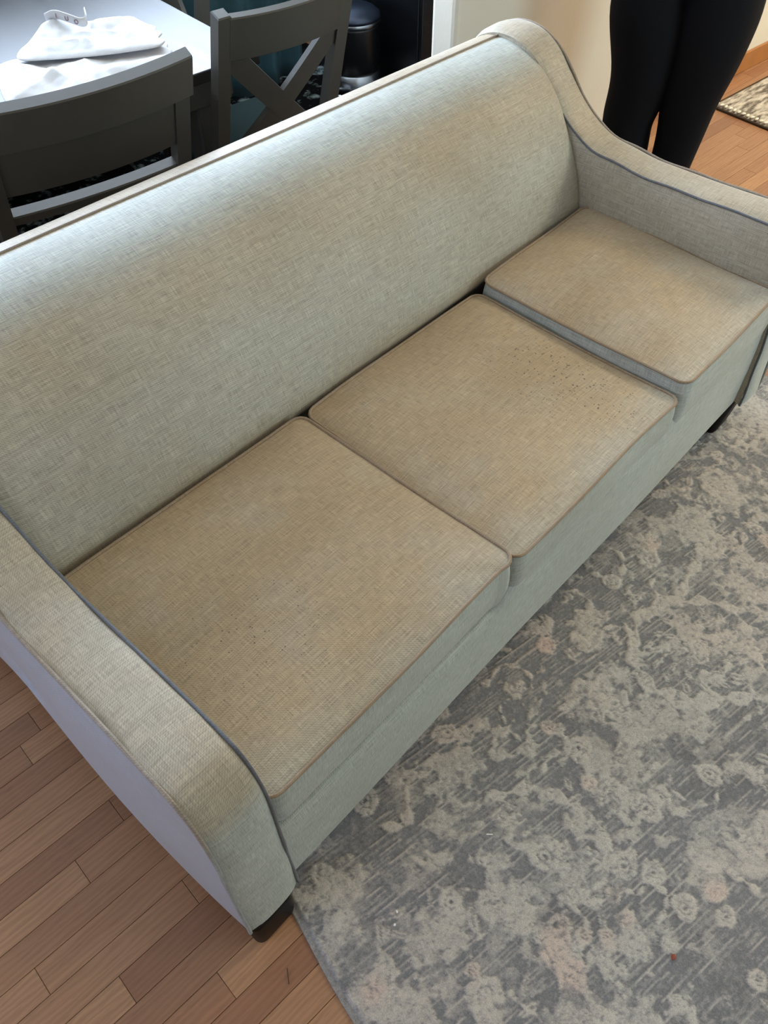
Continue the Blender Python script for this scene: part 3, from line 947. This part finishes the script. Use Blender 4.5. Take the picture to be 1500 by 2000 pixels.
# ------------------------------------------------------------------ dining table
M_GREYWOOD = plain('grey_washed_wood', lin('#34312a'), 0.45, noise_amt=0.22, nscale=9)
kt = NT('grey_table_top')
tc = kt.n('ShaderNodeTexCoord').outputs['Object']
gr = kt.noise(kt.mapped(tc, (40, 3, 1)), 1.0, 5.0, 0.6)
kt.l(kt.mix(gr, lin('#1f1d1c'), lin('#2b2826')), kt.b.inputs['Base Color'])
kt.l(kt.math('ADD', 0.33, kt.math('MULTIPLY', gr, 0.10)), kt.b.inputs['Roughness'])
kt.b.inputs['Specular IOR Level'].default_value = 0.12
kt.bump(gr, 0.03, 0.001)
M_TABLE = kt.m
TX1, TY0, TX0, TY1, TZ = 1.200, 0.985, -0.35, 2.08, 0.74
tbl = tag(empty('dining_table', hp((TX0 + TX1) / 2, (TY0 + TY1) / 2, RZ), HA), 'grey-brown wooden dining table behind the sofa', 'table')
hw, hd = (TX1 - TX0) / 2, (TY1 - TY0) / 2
box('table_top', (-hw, -hd, TZ - 0.03), (hw, hd, TZ), M_TABLE, tbl, bevel=0.004)
for (a, b, c, d) in ((-hw + .07, hw - .07, -hd + .055, -hd + .077), (-hw + .07, hw - .07, hd - .077, hd - .055), (-hw + .055, -hw + .077, -hd + .07, hd - .07), (hw - .077, hw - .055, -hd + .07, hd - .07)):
    box('apron', (a, c, TZ - 0.115), (b, d, TZ - 0.03), M_GREYWOOD, tbl, bevel=0.002)
for (lx, ly) in ((-hw + 0.09, -hd + 0.10), (hw - 0.145, -hd + 0.10), (-hw + 0.09, hd - 0.10), (hw - 0.145, hd - 0.10)):
    box('leg', (lx - 0.035, ly - 0.035, 0.0), (lx + 0.035, ly + 0.035, TZ - 0.03), M_GREYWOOD, tbl, bevel=0.005)

# ------------------------------------------------------------------ dining chairs
ks = NT('dark_patterned_seat_cloth')
tc = ks.n('ShaderNodeTexCoord').outputs['Object']
pn = ks.noise(tc, 26.0, 4.0, 0.65)
ks.l(ks.ramp(pn, 0.52, 0.66, lin('#0c0c0e'), lin('#5d6664')), ks.b.inputs['Base Color'])
ks.bs(Roughness=1.0); ks.b.inputs['Specular IOR Level'].default_value = 0.05
M_SEATCLOTH = ks.m
M_SEATGREEN = plain('dark_green_seat_cloth', lin('#161f1d'), 1.0, spec=0.05)
def bent_bar(name, W, h0, h1, n0, n1, bow, pt, mat, parent, u0=0.0, u1=None, n=18):
    """a bar across the back between heights h0..h1 and depths n0..n1, bowed towards the rear"""
    u1 = W if u1 is None else u1
    V, F = [], []
    for i in range(n):
        u = u0 + (u1 - u0) * i / (n - 1)
        b = bow * (1 - (2 * u / W - 1) ** 2)
        bev = 0.003
        for (h, nn) in ((h0 + bev, n0 + b), (h0, n0 + bev + b), (h0, n1 - bev + b), (h0 + bev, n1 + b), (h1 - bev, n1 + b), (h1, n1 - bev + b), (h1, n0 + bev + b), (h1 - bev, n0 + b)):
            V.append(pt(u, h, nn))
    for i in range(n - 1):
        for j in range(8):
            j2 = (j + 1) % 8
            F.append((i * 8 + j, i * 8 + j2, (i + 1) * 8 + j2, (i + 1) * 8 + j))
    F.append(tuple(range(8))[::-1]); F.append(tuple((n - 1) * 8 + j for j in range(8)))
    o = mesh(name, V, F, mat, parent, smooth=False)
    bm = bmesh.new(); bm.from_mesh(o.data); bmesh.ops.recalc_face_normals(bm, faces=bm.faces); bm.to_mesh(o.data); bm.free()
    return o
def chair(x, y, rot, rec, W, H, style, label, depth=0.42, bow=0.022, cloth_mat=None):
    """x, y: rear left corner of the back at seat height 0.45; the back leans over rec towards local -y"""
    root = tag(empty('dining_chair', (x + math.cos(rot) * W / 2, y + math.sin(rot) * W / 2, RZ), rot), label, 'chair', 'chairs around the dining table')
    def pt(u, h, n):
        if h < 0:
            return (u - W / 2, -n + 0.0, 0.45 + h)
        return (u - W / 2, -(h * math.sin(rec) + n * math.cos(rec)), 0.45 + h * math.cos(rec) - n * math.sin(rec))
    pw, pd = 0.036, 0.036
    HP = H * 0.9 if style == 'panel' else H
    for u in (0.0, W - pw):
        V, F = [], []
        rings = [(-0.45, 0.05), (-0.2, 0.012), (-0.03, 0.0), (0.02, 0.0), (HP * 0.5, 0.0), (HP - 0.003, 0.0), (HP, 0.0)]
        for (h, back_) in rings:
            e = 0.003 if h == HP else 0.0
            for (du, nn) in ((e, -e), (pw - e, -e), (pw - e, -pd + e), (e, -pd + e)):
                p = pt(u + du, h, nn)
                V.append((p[0], p[1] - back_, p[2]))
        for i in range(len(rings) - 1):
            for j in range(4):
                j2 = (j + 1) % 4
                F.append((i * 4 + j, i * 4 + j2, (i + 1) * 4 + j2, (i + 1) * 4 + j))
        F.append((3, 2, 1, 0)); F.append(tuple((len(rings) - 1) * 4 + j for j in range(4)))
        o = mesh('leg', V, F, M_GREYWOOD, root, smooth=False)
        bm = bmesh.new(); bm.from_mesh(o.data); bmesh.ops.recalc_face_normals(bm, faces=bm.faces); bm.to_mesh(o.data); bm.free()
    if style == 'panel':
        bent_bar('crest_rail', W, H * 0.80, H, -0.030, 0.004, bow, pt, M_GREYWOOD, root, -0.008, W + 0.008)
        bent_bar('back_panel', W, H * 0.545, H * 0.81, -0.028, -0.010, bow, pt, M_GREYWOOD, root, pw * 0.9, W - pw * 0.9)
        bent_bar('lower_rail', W, H * 0.37, H * 0.425, -0.040, -0.008, bow * 0.6, pt, M_GREYWOOD, root, pw * 0.9, W - pw * 0.9)
    else:
        bent_bar('crest_rail', W, H - 0.118, H - 0.006, -0.030, -0.006, bow, pt, M_GREYWOOD, root, pw * 0.9, W - pw * 0.9)
        ha, hb = H - 0.10, -0.005
        for s in (0, 1):
            V, F = [], []
            ua, ub = (pw * 0.8, W - pw * 0.8) if s == 0 else (W - pw * 0.8, pw * 0.8)
            dirv = np.array([ub - ua, hb - ha]); L = np.linalg.norm(dirv); dirv /= L
            nr_ = np.array([-dirv[1], dirv[0]])
            nseg = 12
            for i in range(nseg):
                c_ = np.array([ua, ha]) + dirv * (L * i / (nseg - 1))
                for (w_, nn) in ((-0.030, 0.0), (0.030, 0.0), (0.030, 1.0), (-0.030, 1.0)):
                    uu, hh = c_ + nr_ * w_
                    uu = min(max(uu, pw * 0.5), W - pw * 0.5)
                    b = bow * 0.7 * (1 - (2 * uu / W - 1) ** 2)
                    V.append(pt(uu, max(hh, 0.0), (-0.026 if nn == 0 else -0.010) + b - (0.001 if s else 0)))
            for i in range(nseg - 1):
                for j in range(4):
                    j2 = (j + 1) % 4
                    F.append((i * 4 + j, i * 4 + j2, (i + 1) * 4 + j2, (i + 1) * 4 + j))
            F.append((3, 2, 1, 0)); F.append(tuple((nseg - 1) * 4 + j for j in range(4)))
            o = mesh('cross_slat', V, F, M_GREYWOOD, root, smooth=False)
            bm = bmesh.new(); bm.from_mesh(o.data); bmesh.ops.recalc_face_normals(bm, faces=bm.faces); bm.to_mesh(o.data); bm.free()
        bent_bar('lower_rail', W, -0.03, 0.015, -0.034, -0.008, 0.0, pt, M_GREYWOOD, root, pw * 0.9, W - pw * 0.9)
    sw = W / 2
    box('seat', (-sw + 0.004, 0.040, 0.415), (sw - 0.004, depth, 0.455), cloth_mat or M_SEATCLOTH, root, bevel=0.012, seg=3)
    for sx in (-1, 1):
        box('leg', (sx * (sw - 0.022) - 0.018, depth - 0.05, 0.0), (sx * (sw - 0.022) + 0.018, depth - 0.014, 0.415), M_GREYWOOD, root, bevel=0.003)
        box('side_apron', (sx * (sw - 0.022) - 0.009, 0.036, 0.36), (sx * (sw - 0.022) + 0.009, depth - 0.05, 0.415), M_GREYWOOD, root, bevel=0.002)
    box('front_apron', (-sw + 0.04, depth - 0.04, 0.36), (sw - 0.04, depth - 0.022, 0.415), M_GREYWOOD, root, bevel=0.002)
    return root
chair(0.4448, 0.8418, -0.1991, 0.3243, 0.482, 0.498, 'panel', 'grey wooden dining chair with a solid back panel, nearest the white shirts')
chair(1.1047, 0.8650, -0.1648, 0.2918, 0.3976, 0.4768, 'cross', 'grey wooden chair with an X-shaped back right behind the sofa', depth=0.38, cloth_mat=M_SEATGREEN)
b3 = hp(1.39, 1.59)
chair(b3.x, b3.y, HA + math.pi / 2, 0.18, 0.46, 0.47, 'cross', 'grey cross-back chair on the far side of the table corner', depth=0.40)

# ------------------------------------------------------------------ white shirts on the table
kc = NT('white_cotton')
tc = kc.n('ShaderNodeTexCoord').outputs['Object']
cn = kc.noise(tc, 300.0, 2.0)
kc.l(kc.mix(cn, lin('#b4b6bb'), lin('#c8c7c5')), kc.b.inputs['Base Color'])
kc.bs(Roughness=0.85); kc.b.inputs['Sheen Weight'].default_value = 0.2
kc.bump(cn, 0.2, 0.0008)
M_COTTON = kc.m
M_PRINT = plain('maroon_print', lin('#6b3a42'), 0.8)
def cloth(name, outline, z0, h, seed, label, ridges, group=None, edge=6):
    """a garment lying on the table: outline in world x, y; ridges = (x0, y0, x1, y1, height, width) sharp folds"""
    O = catmull(outline, 140, closed=True)
    c_ = O.mean(0)
    nr_ = 44
    V, F = [], []
    for i in range(140):
        for j in range(nr_):
            t = 1 - j / (nr_ - 1)
            q = c_ + (O[i] - c_) * t
            z = h * (1 - t ** edge) * (0.55 + 0.5 * vn(q[0] * 9 + seed, q[1] * 9, 80))
            z += 0.010 * abs(vn(q[0] * 22 + seed, q[1] * 22, 81) - 0.5) * (1 - t ** edge)
            for (x0, y0, x1, y1, hh, ww) in ridges:
                d = np.array([x1 - x0, y1 - y0]); L_ = np.linalg.norm(d); d /= L_
                r_ = q - np.array([x0, y0])
                s = min(max(r_ @ d, 0), L_)
                dist = np.linalg.norm(r_ - d * s)
                z = z + hh * max(0, 1 - dist / ww) ** 1.3 * (1 - t ** 14)
            V.append((q[0], q[1], z0 + 0.002 + z))
    F += gridfaces(140, nr_, close_u=True)
    off = len(V)
    for i in range(140):
        V.append((O[i][0], O[i][1], z0))
    for i in range(140):
        i2 = (i + 1) % 140
        F.append((i * nr_, off + i, off + i2, i2 * nr_))
    base = Vector((c_[0], c_[1], z0))
    V = [Vector(v) - base for v in V]
    root = tag(empty(name, base), label, 'shirt', group)
    o = mesh('body', V, F, M_COTTON, root)
    bm = bmesh.new(); bm.from_mesh(o.data); bmesh.ops.remove_doubles(bm, verts=bm.verts, dist=1e-6); bmesh.ops.recalc_face_normals(bm, faces=bm.faces); bm.to_mesh(o.data); bm.free()
    return root, base
def vn(x, y, seed):
    return float(vnoise(np.array([x]), np.array([y]), seed, 2)[0])
TZc = TZ + RZ + 0.0005
s1_, b1_ = cloth('shirt', [(0.675, 1.075), (0.69, 1.045), (0.74, 1.005), (0.83, 0.965), (0.95, 0.94), (1.06, 0.925), (1.105, 0.945), (1.125, 0.985), (1.118, 1.00), (1.145, 1.035), (1.14, 1.05), (1.165, 1.09),
                         (1.12, 1.135), (1.06, 1.165), (1.00, 1.19), (0.93, 1.225), (0.86, 1.265), (0.80, 1.295), (0.765, 1.28), (0.735, 1.22), (0.70, 1.15)],
                  TZc, 0.018, 1.0, 'white cotton shirt spread flat at the near corner of the table',
                  ((0.70, 1.07, 0.92, 1.10, 0.014, 0.05), (0.78, 1.22, 0.84, 1.02, 0.012, 0.04), (0.95, 1.14, 1.13, 1.03, 0.012, 0.04), (0.90, 1.02, 1.10, 0.97, 0.010, 0.035)), 'white shirts on the table')
s2_, b2_ = cloth('shirt', [(0.80, 1.21), (0.86, 1.15), (0.95, 1.085), (1.03, 1.04), (1.09, 1.015), (1.125, 1.03), (1.122, 1.055), (1.15, 1.075), (1.148, 1.10), (1.165, 1.125), (1.155, 1.165), (1.14, 1.205), (1.09, 1.215), (1.06, 1.25), (1.02, 1.285), (0.975, 1.31), (0.915, 1.295), (0.84, 1.265)],
                  TZc + 0.030, 0.016, 2.6, 'bunched white shirt with its printed collar standing up, on the spread one',
                  ((0.92, 1.27, 0.99, 1.275, 0.030, 0.07), (1.04, 1.21, 1.13, 1.17, 0.016, 0.045), (0.98, 1.19, 1.08, 1.08, 0.010, 0.03), (0.88, 1.20, 0.96, 1.14, 0.012, 0.035)), 'white shirts on the table')
# standing collar band with print
cp = catmull([(0.945, 1.292, TZc + 0.060), (0.962, 1.268, TZc + 0.070), (0.980, 1.238, TZc + 0.064), (0.998, 1.208, TZc + 0.056), (1.016, 1.212, TZc + 0.056), (1.034, 1.240, TZc + 0.062), (1.046, 1.258, TZc + 0.058)], 22)
V, F = [], []
for q, p in enumerate(cp):
    for (dz, o_) in ((0, 0), (0.022, 0.003), (0.022, 0.006), (0, 0.004)):
        d_ = Vector((-0.75, -0.66, 0))
        V.append(Vector((p[0], p[1], p[2] + dz)) + d_ * o_ - b2_)
for q in range(21):
    for j in range(4):
        j2 = (j + 1) % 4
        F.append((q * 4 + j, (q + 1) * 4 + j, (q + 1) * 4 + j2, q * 4 + j2))
F.append((0, 1, 2, 3)); F.append(tuple(84 + j for j in (3, 2, 1, 0)))
collar = mesh('collar', V, F, M_COTTON, s2_)
for q, ch in enumerate('IUO'):
    cu = bpy.data.curves.new('printed_letter', 'FONT')
    cu.body = ch; cu.size = 0.016; cu.extrude = 0.0003
    to = bpy.data.objects.new('printed_letter', cu)
    cu.materials.append(M_PRINT)
    link(to)
    p = Vector(cp[4 + 3 * q]); p2 = Vector(cp[5 + 3 * q])
    tdir = (p2 - p); tdir.z = 0; tdir.normalize()
    outd = Vector((tdir.y, -tdir.x, 0))
    R_ = Matrix((tdir if True else tdir, Vector((0, 0, 1)), outd)).transposed()
    if R_.determinant() < 0:
        R_ = Matrix((-tdir, Vector((0, 0, 1)), outd)).transposed()
    bpy.context.view_layer.update()
    lm = bpy.data.meshes.new_from_object(to.evaluated_get(bpy.context.evaluated_depsgraph_get()))
    bpy.data.objects.remove(to)
    lo_ = link(bpy.data.objects.new('printed_letter', lm), collar)
    lo_.matrix_local = Matrix.Translation(p + outd * 0.0075 + Vector((0, 0, 0.004)) - b2_) @ R_.to_4x4()

# ------------------------------------------------------------------ teal curtain under the window
kcu = NT('teal_curtain_cloth')
tc = kcu.n('ShaderNodeTexCoord').outputs['Object']
cn = kcu.noise(kcu.mapped(tc, (200, 200, 20)), 1.0, 2.0)
kcu.l(kcu.mix(cn, lin('#1d3a42'), lin('#294c54')), kcu.b.inputs['Base Color'])
kcu.bs(Roughness=0.9)
cur = tag(empty('curtain', hp(1.35, 2.24, 0.0), HA), 'teal curtain hanging in soft folds behind the dining chairs', 'curtain')
V, UVc = [], []
ncu, nzc = 220, 16
for i in range(ncu):
    u = -1.05 + 1.95 * i / (ncu - 1)
    for j in range(nzc):
        z = 0.012 + 1.09 * j / (nzc - 1)
        amp = 0.030 * (1.0 - 0.35 * j / (nzc - 1))
        V.append((u, amp * math.sin(u * 42 + 1.3 * math.sin(u * 7)) + 0.01 * math.sin(u * 19 + z * 2), z))
co_ = mesh('drape', V, gridfaces(ncu, nzc), kcu.m, cur)
md = co_.modifiers.new('thick', 'SOLIDIFY'); md.thickness = 0.003
bm = bmesh.new()
bmesh.ops.create_cone(bm, cap_ends=True, segments=16, radius1=0.011, radius2=0.011, depth=2.1, matrix=Matrix.Translation((-0.07, 0, 1.115)) @ Matrix.Rotation(math.pi / 2, 4, 'Y'))
bm_obj('rod', bm, plain('dark_iron', lin('#1d1d1e'), 0.4, 0.8), cur, True)

# ------------------------------------------------------------------ pedal bin and black cabinet
M_BLACK = plain('satin_black', lin('#0a0b0e'), 0.35)
M_STEEL = plain('brushed_steel', lin('#7f848a'), 0.28, 1.0, nscale=60)
M_CHROME = plain('chrome', lin('#d9dde2'), 0.08, 1.0)
bp_ = hp(2.355, 1.99)
binr = tag(empty('pedal_bin', bp_ + Vector((0, 0, RZ)), HA), 'black cylindrical pedal bin with a steel base ring behind the cross-back chair', 'bin')
lathe('body', [(0.0, 0.075), (0.105, 0.075), (0.112, 0.09), (0.116, 0.26), (0.116, 0.272), (0.0, 0.272)], M_BLACK, binr)
lathe('base_ring', [(0.0, 0.002), (0.120, 0.002), (0.124, 0.010), (0.116, 0.078), (0.104, 0.082), (0.0, 0.082)], M_STEEL, binr)
lathe('lid', [(0.0, 0.335), (0.05, 0.332), (0.095, 0.318), (0.117, 0.300), (0.118, 0.288), (0.0, 0.286)], plain('dark_steel_lid', lin('#2a3240'), 0.35, 0.6), binr)
lathe('rim', [(0.1165, 0.268), (0.1200, 0.272), (0.1200, 0.284), (0.1165, 0.288)], M_STEEL, binr)
pa = math.radians(218)
pd_ = Vector((math.cos(pa), math.sin(pa), 0)); ps_ = Vector((-pd_.y, pd_.x, 0))
loop_ = []
for (r_, s_) in ((0.10, -0.052), (0.155, -0.052), (0.172, -0.044), (0.178, -0.030), (0.180, 0.0), (0.178, 0.030), (0.172, 0.044), (0.155, 0.052), (0.10, 0.052)):
    p = pd_ * r_ + ps_ * s_
    loop_.append((p.x, p.y, 0.026))
tube('pedal', catmull(loop_, 50), 0.0085, M_CHROME, binr, seg=12)

cab = tag(empty('tall_cabinet', hp(2.92, 2.02), HA), 'tall black cabinet with a dark brown edge beside the pedal bin', 'cabinet')
box('body', (-0.42, -0.28, 0.0), (0.20, 0.30, 1.75), M_BLACK, cab, bevel=0.006)
box('door', (-0.415, -0.302, 0.06), (-0.112, -0.282, 1.73), M_BLACK, cab, bevel=0.004)
box('door', (-0.108, -0.302, 0.06), (0.195, -0.282, 1.73), M_BLACK, cab, bevel=0.004)
box('side_panel', (0.201, -0.305, 0.0), (0.235, 0.30, 1.78), plain('dark_brown_wood', lin('#2b1d15'), 0.45), cab, bevel=0.003)

# ------------------------------------------------------------------ the person beyond the far arm
PO = Vector((2.52, 0.24, 0))
PN = Vector((0.9117, 0.4108, 0))              # away from the camera
PS = Vector((0.4108, -0.9117, 0))             # towards the picture's right
def pp(s, f, z):                              # s right in the picture, f towards the camera
    return PS * s - PN * f + Vector((0, 0, z))
def skin(name, verts, edges, radii, mat, parent, root=0, sub=2):
    me = bpy.data.meshes.new(name)
    me.from_pydata([tuple(v) for v in verts], edges, [])
    ob = bpy.data.objects.new(name, me)
    link(ob, parent)
    m1 = ob.modifiers.new('skin', 'SKIN'); m1.use_smooth_shade = True
    sv = me.skin_vertices[0].data if me.skin_vertices else None
    if sv is None:
        bpy.context.view_layer.objects.active = ob
        bpy.ops.mesh.customdata_skin_add()
        sv = me.skin_vertices[0].data
    for i, r_ in enumerate(radii):
        rx, ry = (r_, r_) if isinstance(r_, (int, float)) else r_
        sv[i].radius = (rx, ry)
        sv[i].use_root = (i == root)
    m2 = ob.modifiers.new('sub', 'SUBSURF'); m2.levels = sub; m2.render_levels = sub
    me.materials.append(mat)
    return ob
person = tag(empty('person', PO), 'person in black trousers standing beyond the far arm of the sofa', 'person')
kp = NT('black_trouser_cloth')
tc = kp.n('ShaderNodeTexCoord').outputs['Object']
pnz = kp.noise(tc, 240.0, 2.0)
kp.l(kp.mix(pnz, lin('#07080b'), lin('#0e1016')), kp.b.inputs['Base Color'])
kp.bs(Roughness=0.9); kp.b.inputs['Specular IOR Level'].default_value = 0.2
kp.bump(kp.noise(tc, 18.0, 3.0), 0.25, 0.006)
M_TROUSER = kp.m
M_SHIRT = plain('dark_shirt_cloth', lin('#14161c'), 0.9)
M_SKIN = plain('skin', lin('#b98a6e'), 0.55)
M_HAIR = plain('dark_hair', lin('#2a1d16'), 0.6)
M_SHOE = plain('black_shoe_leather', lin('#0d0d0e'), 0.4)
# body: one continuous surface from feet to head
L = [(-0.088, 0.0, 0.09), (-0.098, 0.0, 0.27), (-0.090, 0.02, 0.48), (-0.112, 0.0, 0.70)]
Rr = [(0.076, 0.0, 0.09), (0.080, 0.0, 0.27), (0.092, 0.02, 0.50), (0.100, 0.0, 0.72)]
bv = [pp(0, 0, 0.94)]; br = [(0.15, 0.11)]; be = []
def chain(pts, rad, start):
    prev = start
    for p_, r_ in zip(pts, rad):
        bv.append(pp(*p_)); br.append(r_); be.append((prev, len(bv) - 1)); prev = len(bv) - 1
    return prev
chain([(-0.10, 0, 0.86)] + L[::-1] + [(-0.088, 0.07, 0.045), (-0.088, 0.15, 0.035)], [0.085, 0.078, 0.058, 0.048, 0.036, 0.032, 0.026], 0)
chain([(0.10, 0, 0.86)] + Rr[::-1] + [(0.076, 0.07, 0.045), (0.076, 0.15, 0.035)], [0.085, 0.078, 0.058, 0.048, 0.036, 0.032, 0.026], 0)
chest = chain([(0, 0, 1.08), (0, 0, 1.28), (0, 0, 1.40)], [(0.13, 0.10), (0.16, 0.11), (0.12, 0.09)], 0)
chain([(0, 0.0, 1.48), (0, 0.015, 1.56), (0, 0.02, 1.65), (0, 0.01, 1.71)], [0.046, 0.074, 0.092, 0.064], chest)
chain([(-0.17, 0, 1.40), (-0.23, 0, 1.12), (-0.20, 0.20, 1.06), (-0.16, 0.26, 1.09)], [0.055, 0.042, 0.030, 0.032], chest)
chain([(0.17, 0, 1.40), (0.23, 0, 1.12), (0.20, 0.20, 1.06), (0.16, 0.26, 1.09)], [0.055, 0.042, 0.030, 0.032], chest)
skin('body', bv, be, br, M_SKIN, person)
# trousers
tl = [(-0.120, 0, 0.82, 0.118), (-0.119, 0, 0.694, 0.133), (-0.100, 0, 0.608, 0.128), (-0.086, 0, 0.500, 0.113), (-0.092, 0, 0.409, 0.099), (-0.104, 0, 0.34, 0.092), (-0.102, 0, 0.29, 0.087), (-0.090, 0, 0.22, 0.084), (-0.088, 0, 0.10, 0.078), (-0.088, 0, 0.06, 0.076)]
tr_ = [(0.100, 0, 0.82, 0.116), (0.099, 0, 0.718, 0.130), (0.095, 0, 0.631, 0.126), (0.090, 0, 0.524, 0.114), (0.077, 0, 0.424, 0.100), (0.083, 0, 0.322, 0.083), (0.077, 0, 0.212, 0.074), (0.074, 0, 0.15, 0.071), (0.076, 0, 0.10, 0.070), (0.076, 0, 0.06, 0.070)]
tv = [pp(-0.02, 0, 0.93), pp(-0.02, 0, 1.02)]; trd = [(0.165, 0.125), (0.150, 0.115)]; te = [(0, 1)]
for chn in (tl, tr_):
    prev = 0
    for (s_, f_, z_, r_) in chn:
        tv.append(pp(s_, f_, z_)); trd.append((r_ * 1.16, r_ * 1.05)); te.append((prev, len(tv) - 1)); prev = len(tv) - 1
skin('trousers', tv, te, trd, M_TROUSER, person)
sv_ = [pp(0, 0, 0.90), pp(0, 0, 1.00), pp(0, 0, 1.14), pp(0, 0, 1.30), pp(0, 0, 1.435)]; srd = [(0.205, 0.165), (0.20, 0.16), (0.19, 0.15), (0.215, 0.155), (0.12, 0.10)]; se = [(0, 1), (1, 2), (2, 3), (3, 4)]
for sg in (-1, 1):
    a0 = len(sv_)
    sv_ += [pp(sg * 0.175, 0, 1.40), pp(sg * 0.235, 0, 1.12), pp(sg * 0.21, 0.15, 1.07)]; srd += [0.085, 0.066, 0.050]; se += [(4, a0), (a0, a0 + 1), (a0 + 1, a0 + 2)]
skin('shirt', sv_, se, srd, M_SHIRT, person)
for s_ in (-0.088, 0.076):
    fv = [pp(s_, -0.04, 0.045), pp(s_, 0.05, 0.045), pp(s_, 0.12, 0.038), pp(s_, 0.19, 0.030)]
    skin('shoe', fv, [(0, 1), (1, 2), (2, 3)], [(0.042, 0.042), (0.044, 0.042), (0.044, 0.034), (0.034, 0.026)], M_SHOE, person)
for sg in (-1, 1):
    pv = [pp(sg * 0.155, 0.265, 1.092), pp(sg * 0.115, 0.315, 1.11)]
    hand = skin('hand', pv, [(0, 1)], [(0.026, 0.020), (0.036, 0.018)], M_SKIN, person)
    for off_, ln in ((-0.028, 0.060), (-0.010, 0.074), (0.009, 0.070), (0.027, 0.055)):
        fv = [pp(sg * 0.112, 0.318, 1.11 + off_), pp(sg * (0.105 - ln * 0.5), 0.335, 1.112 + off_), pp(sg * (0.100 - ln * 0.9), 0.322, 1.113 + off_)]
        skin('finger', fv, [(0, 1), (1, 2)], [0.0088, 0.0084, 0.0065], M_SKIN, hand, sub=1)
    fv = [pp(sg * 0.140, 0.275, 1.115), pp(sg * 0.118, 0.282, 1.150), pp(sg * 0.090, 0.290, 1.165)]
    skin('thumb', fv, [(0, 1), (1, 2)], [0.011, 0.0095, 0.007], M_SKIN, hand, sub=1)
# face and hair
head_c = pp(0, 0.02, 1.655)
def ball(name, c_, rx, mat, parent, sc=(1, 1, 1)):
    bm = bmesh.new()
    bmesh.ops.create_uvsphere(bm, u_segments=20, v_segments=12, radius=rx, matrix=Matrix.Translation(c_) @ Matrix.Diagonal((*sc, 1)))
    return bm_obj(name, bm, mat, parent, True)
M_EYE = plain('eye_white', lin('#e8e4de'), 0.3)
for sg in (-1, 1):
    ball('eye', pp(sg * 0.032, 0.092, 1.640), 0.012, M_EYE, person)
    ball('iris', pp(sg * 0.032, 0.101, 1.640), 0.0055, M_HAIR, person)
    ball('ear', pp(sg * 0.083, 0.01, 1.620), 0.028, M_SKIN, person, (0.5, 0.6, 1))
ball('nose', pp(0, 0.105, 1.610), 0.016, M_SKIN, person, (0.8, 0.9, 1.4))
ball('mouth', pp(0, 0.088, 1.568), 0.020, plain('lips', lin('#8d5148'), 0.5), person, (1, 1, 0.35))
hv = ball('hair', pp(0, -0.012, 1.675), 0.108, M_HAIR, person, (1, 1, 0.85))
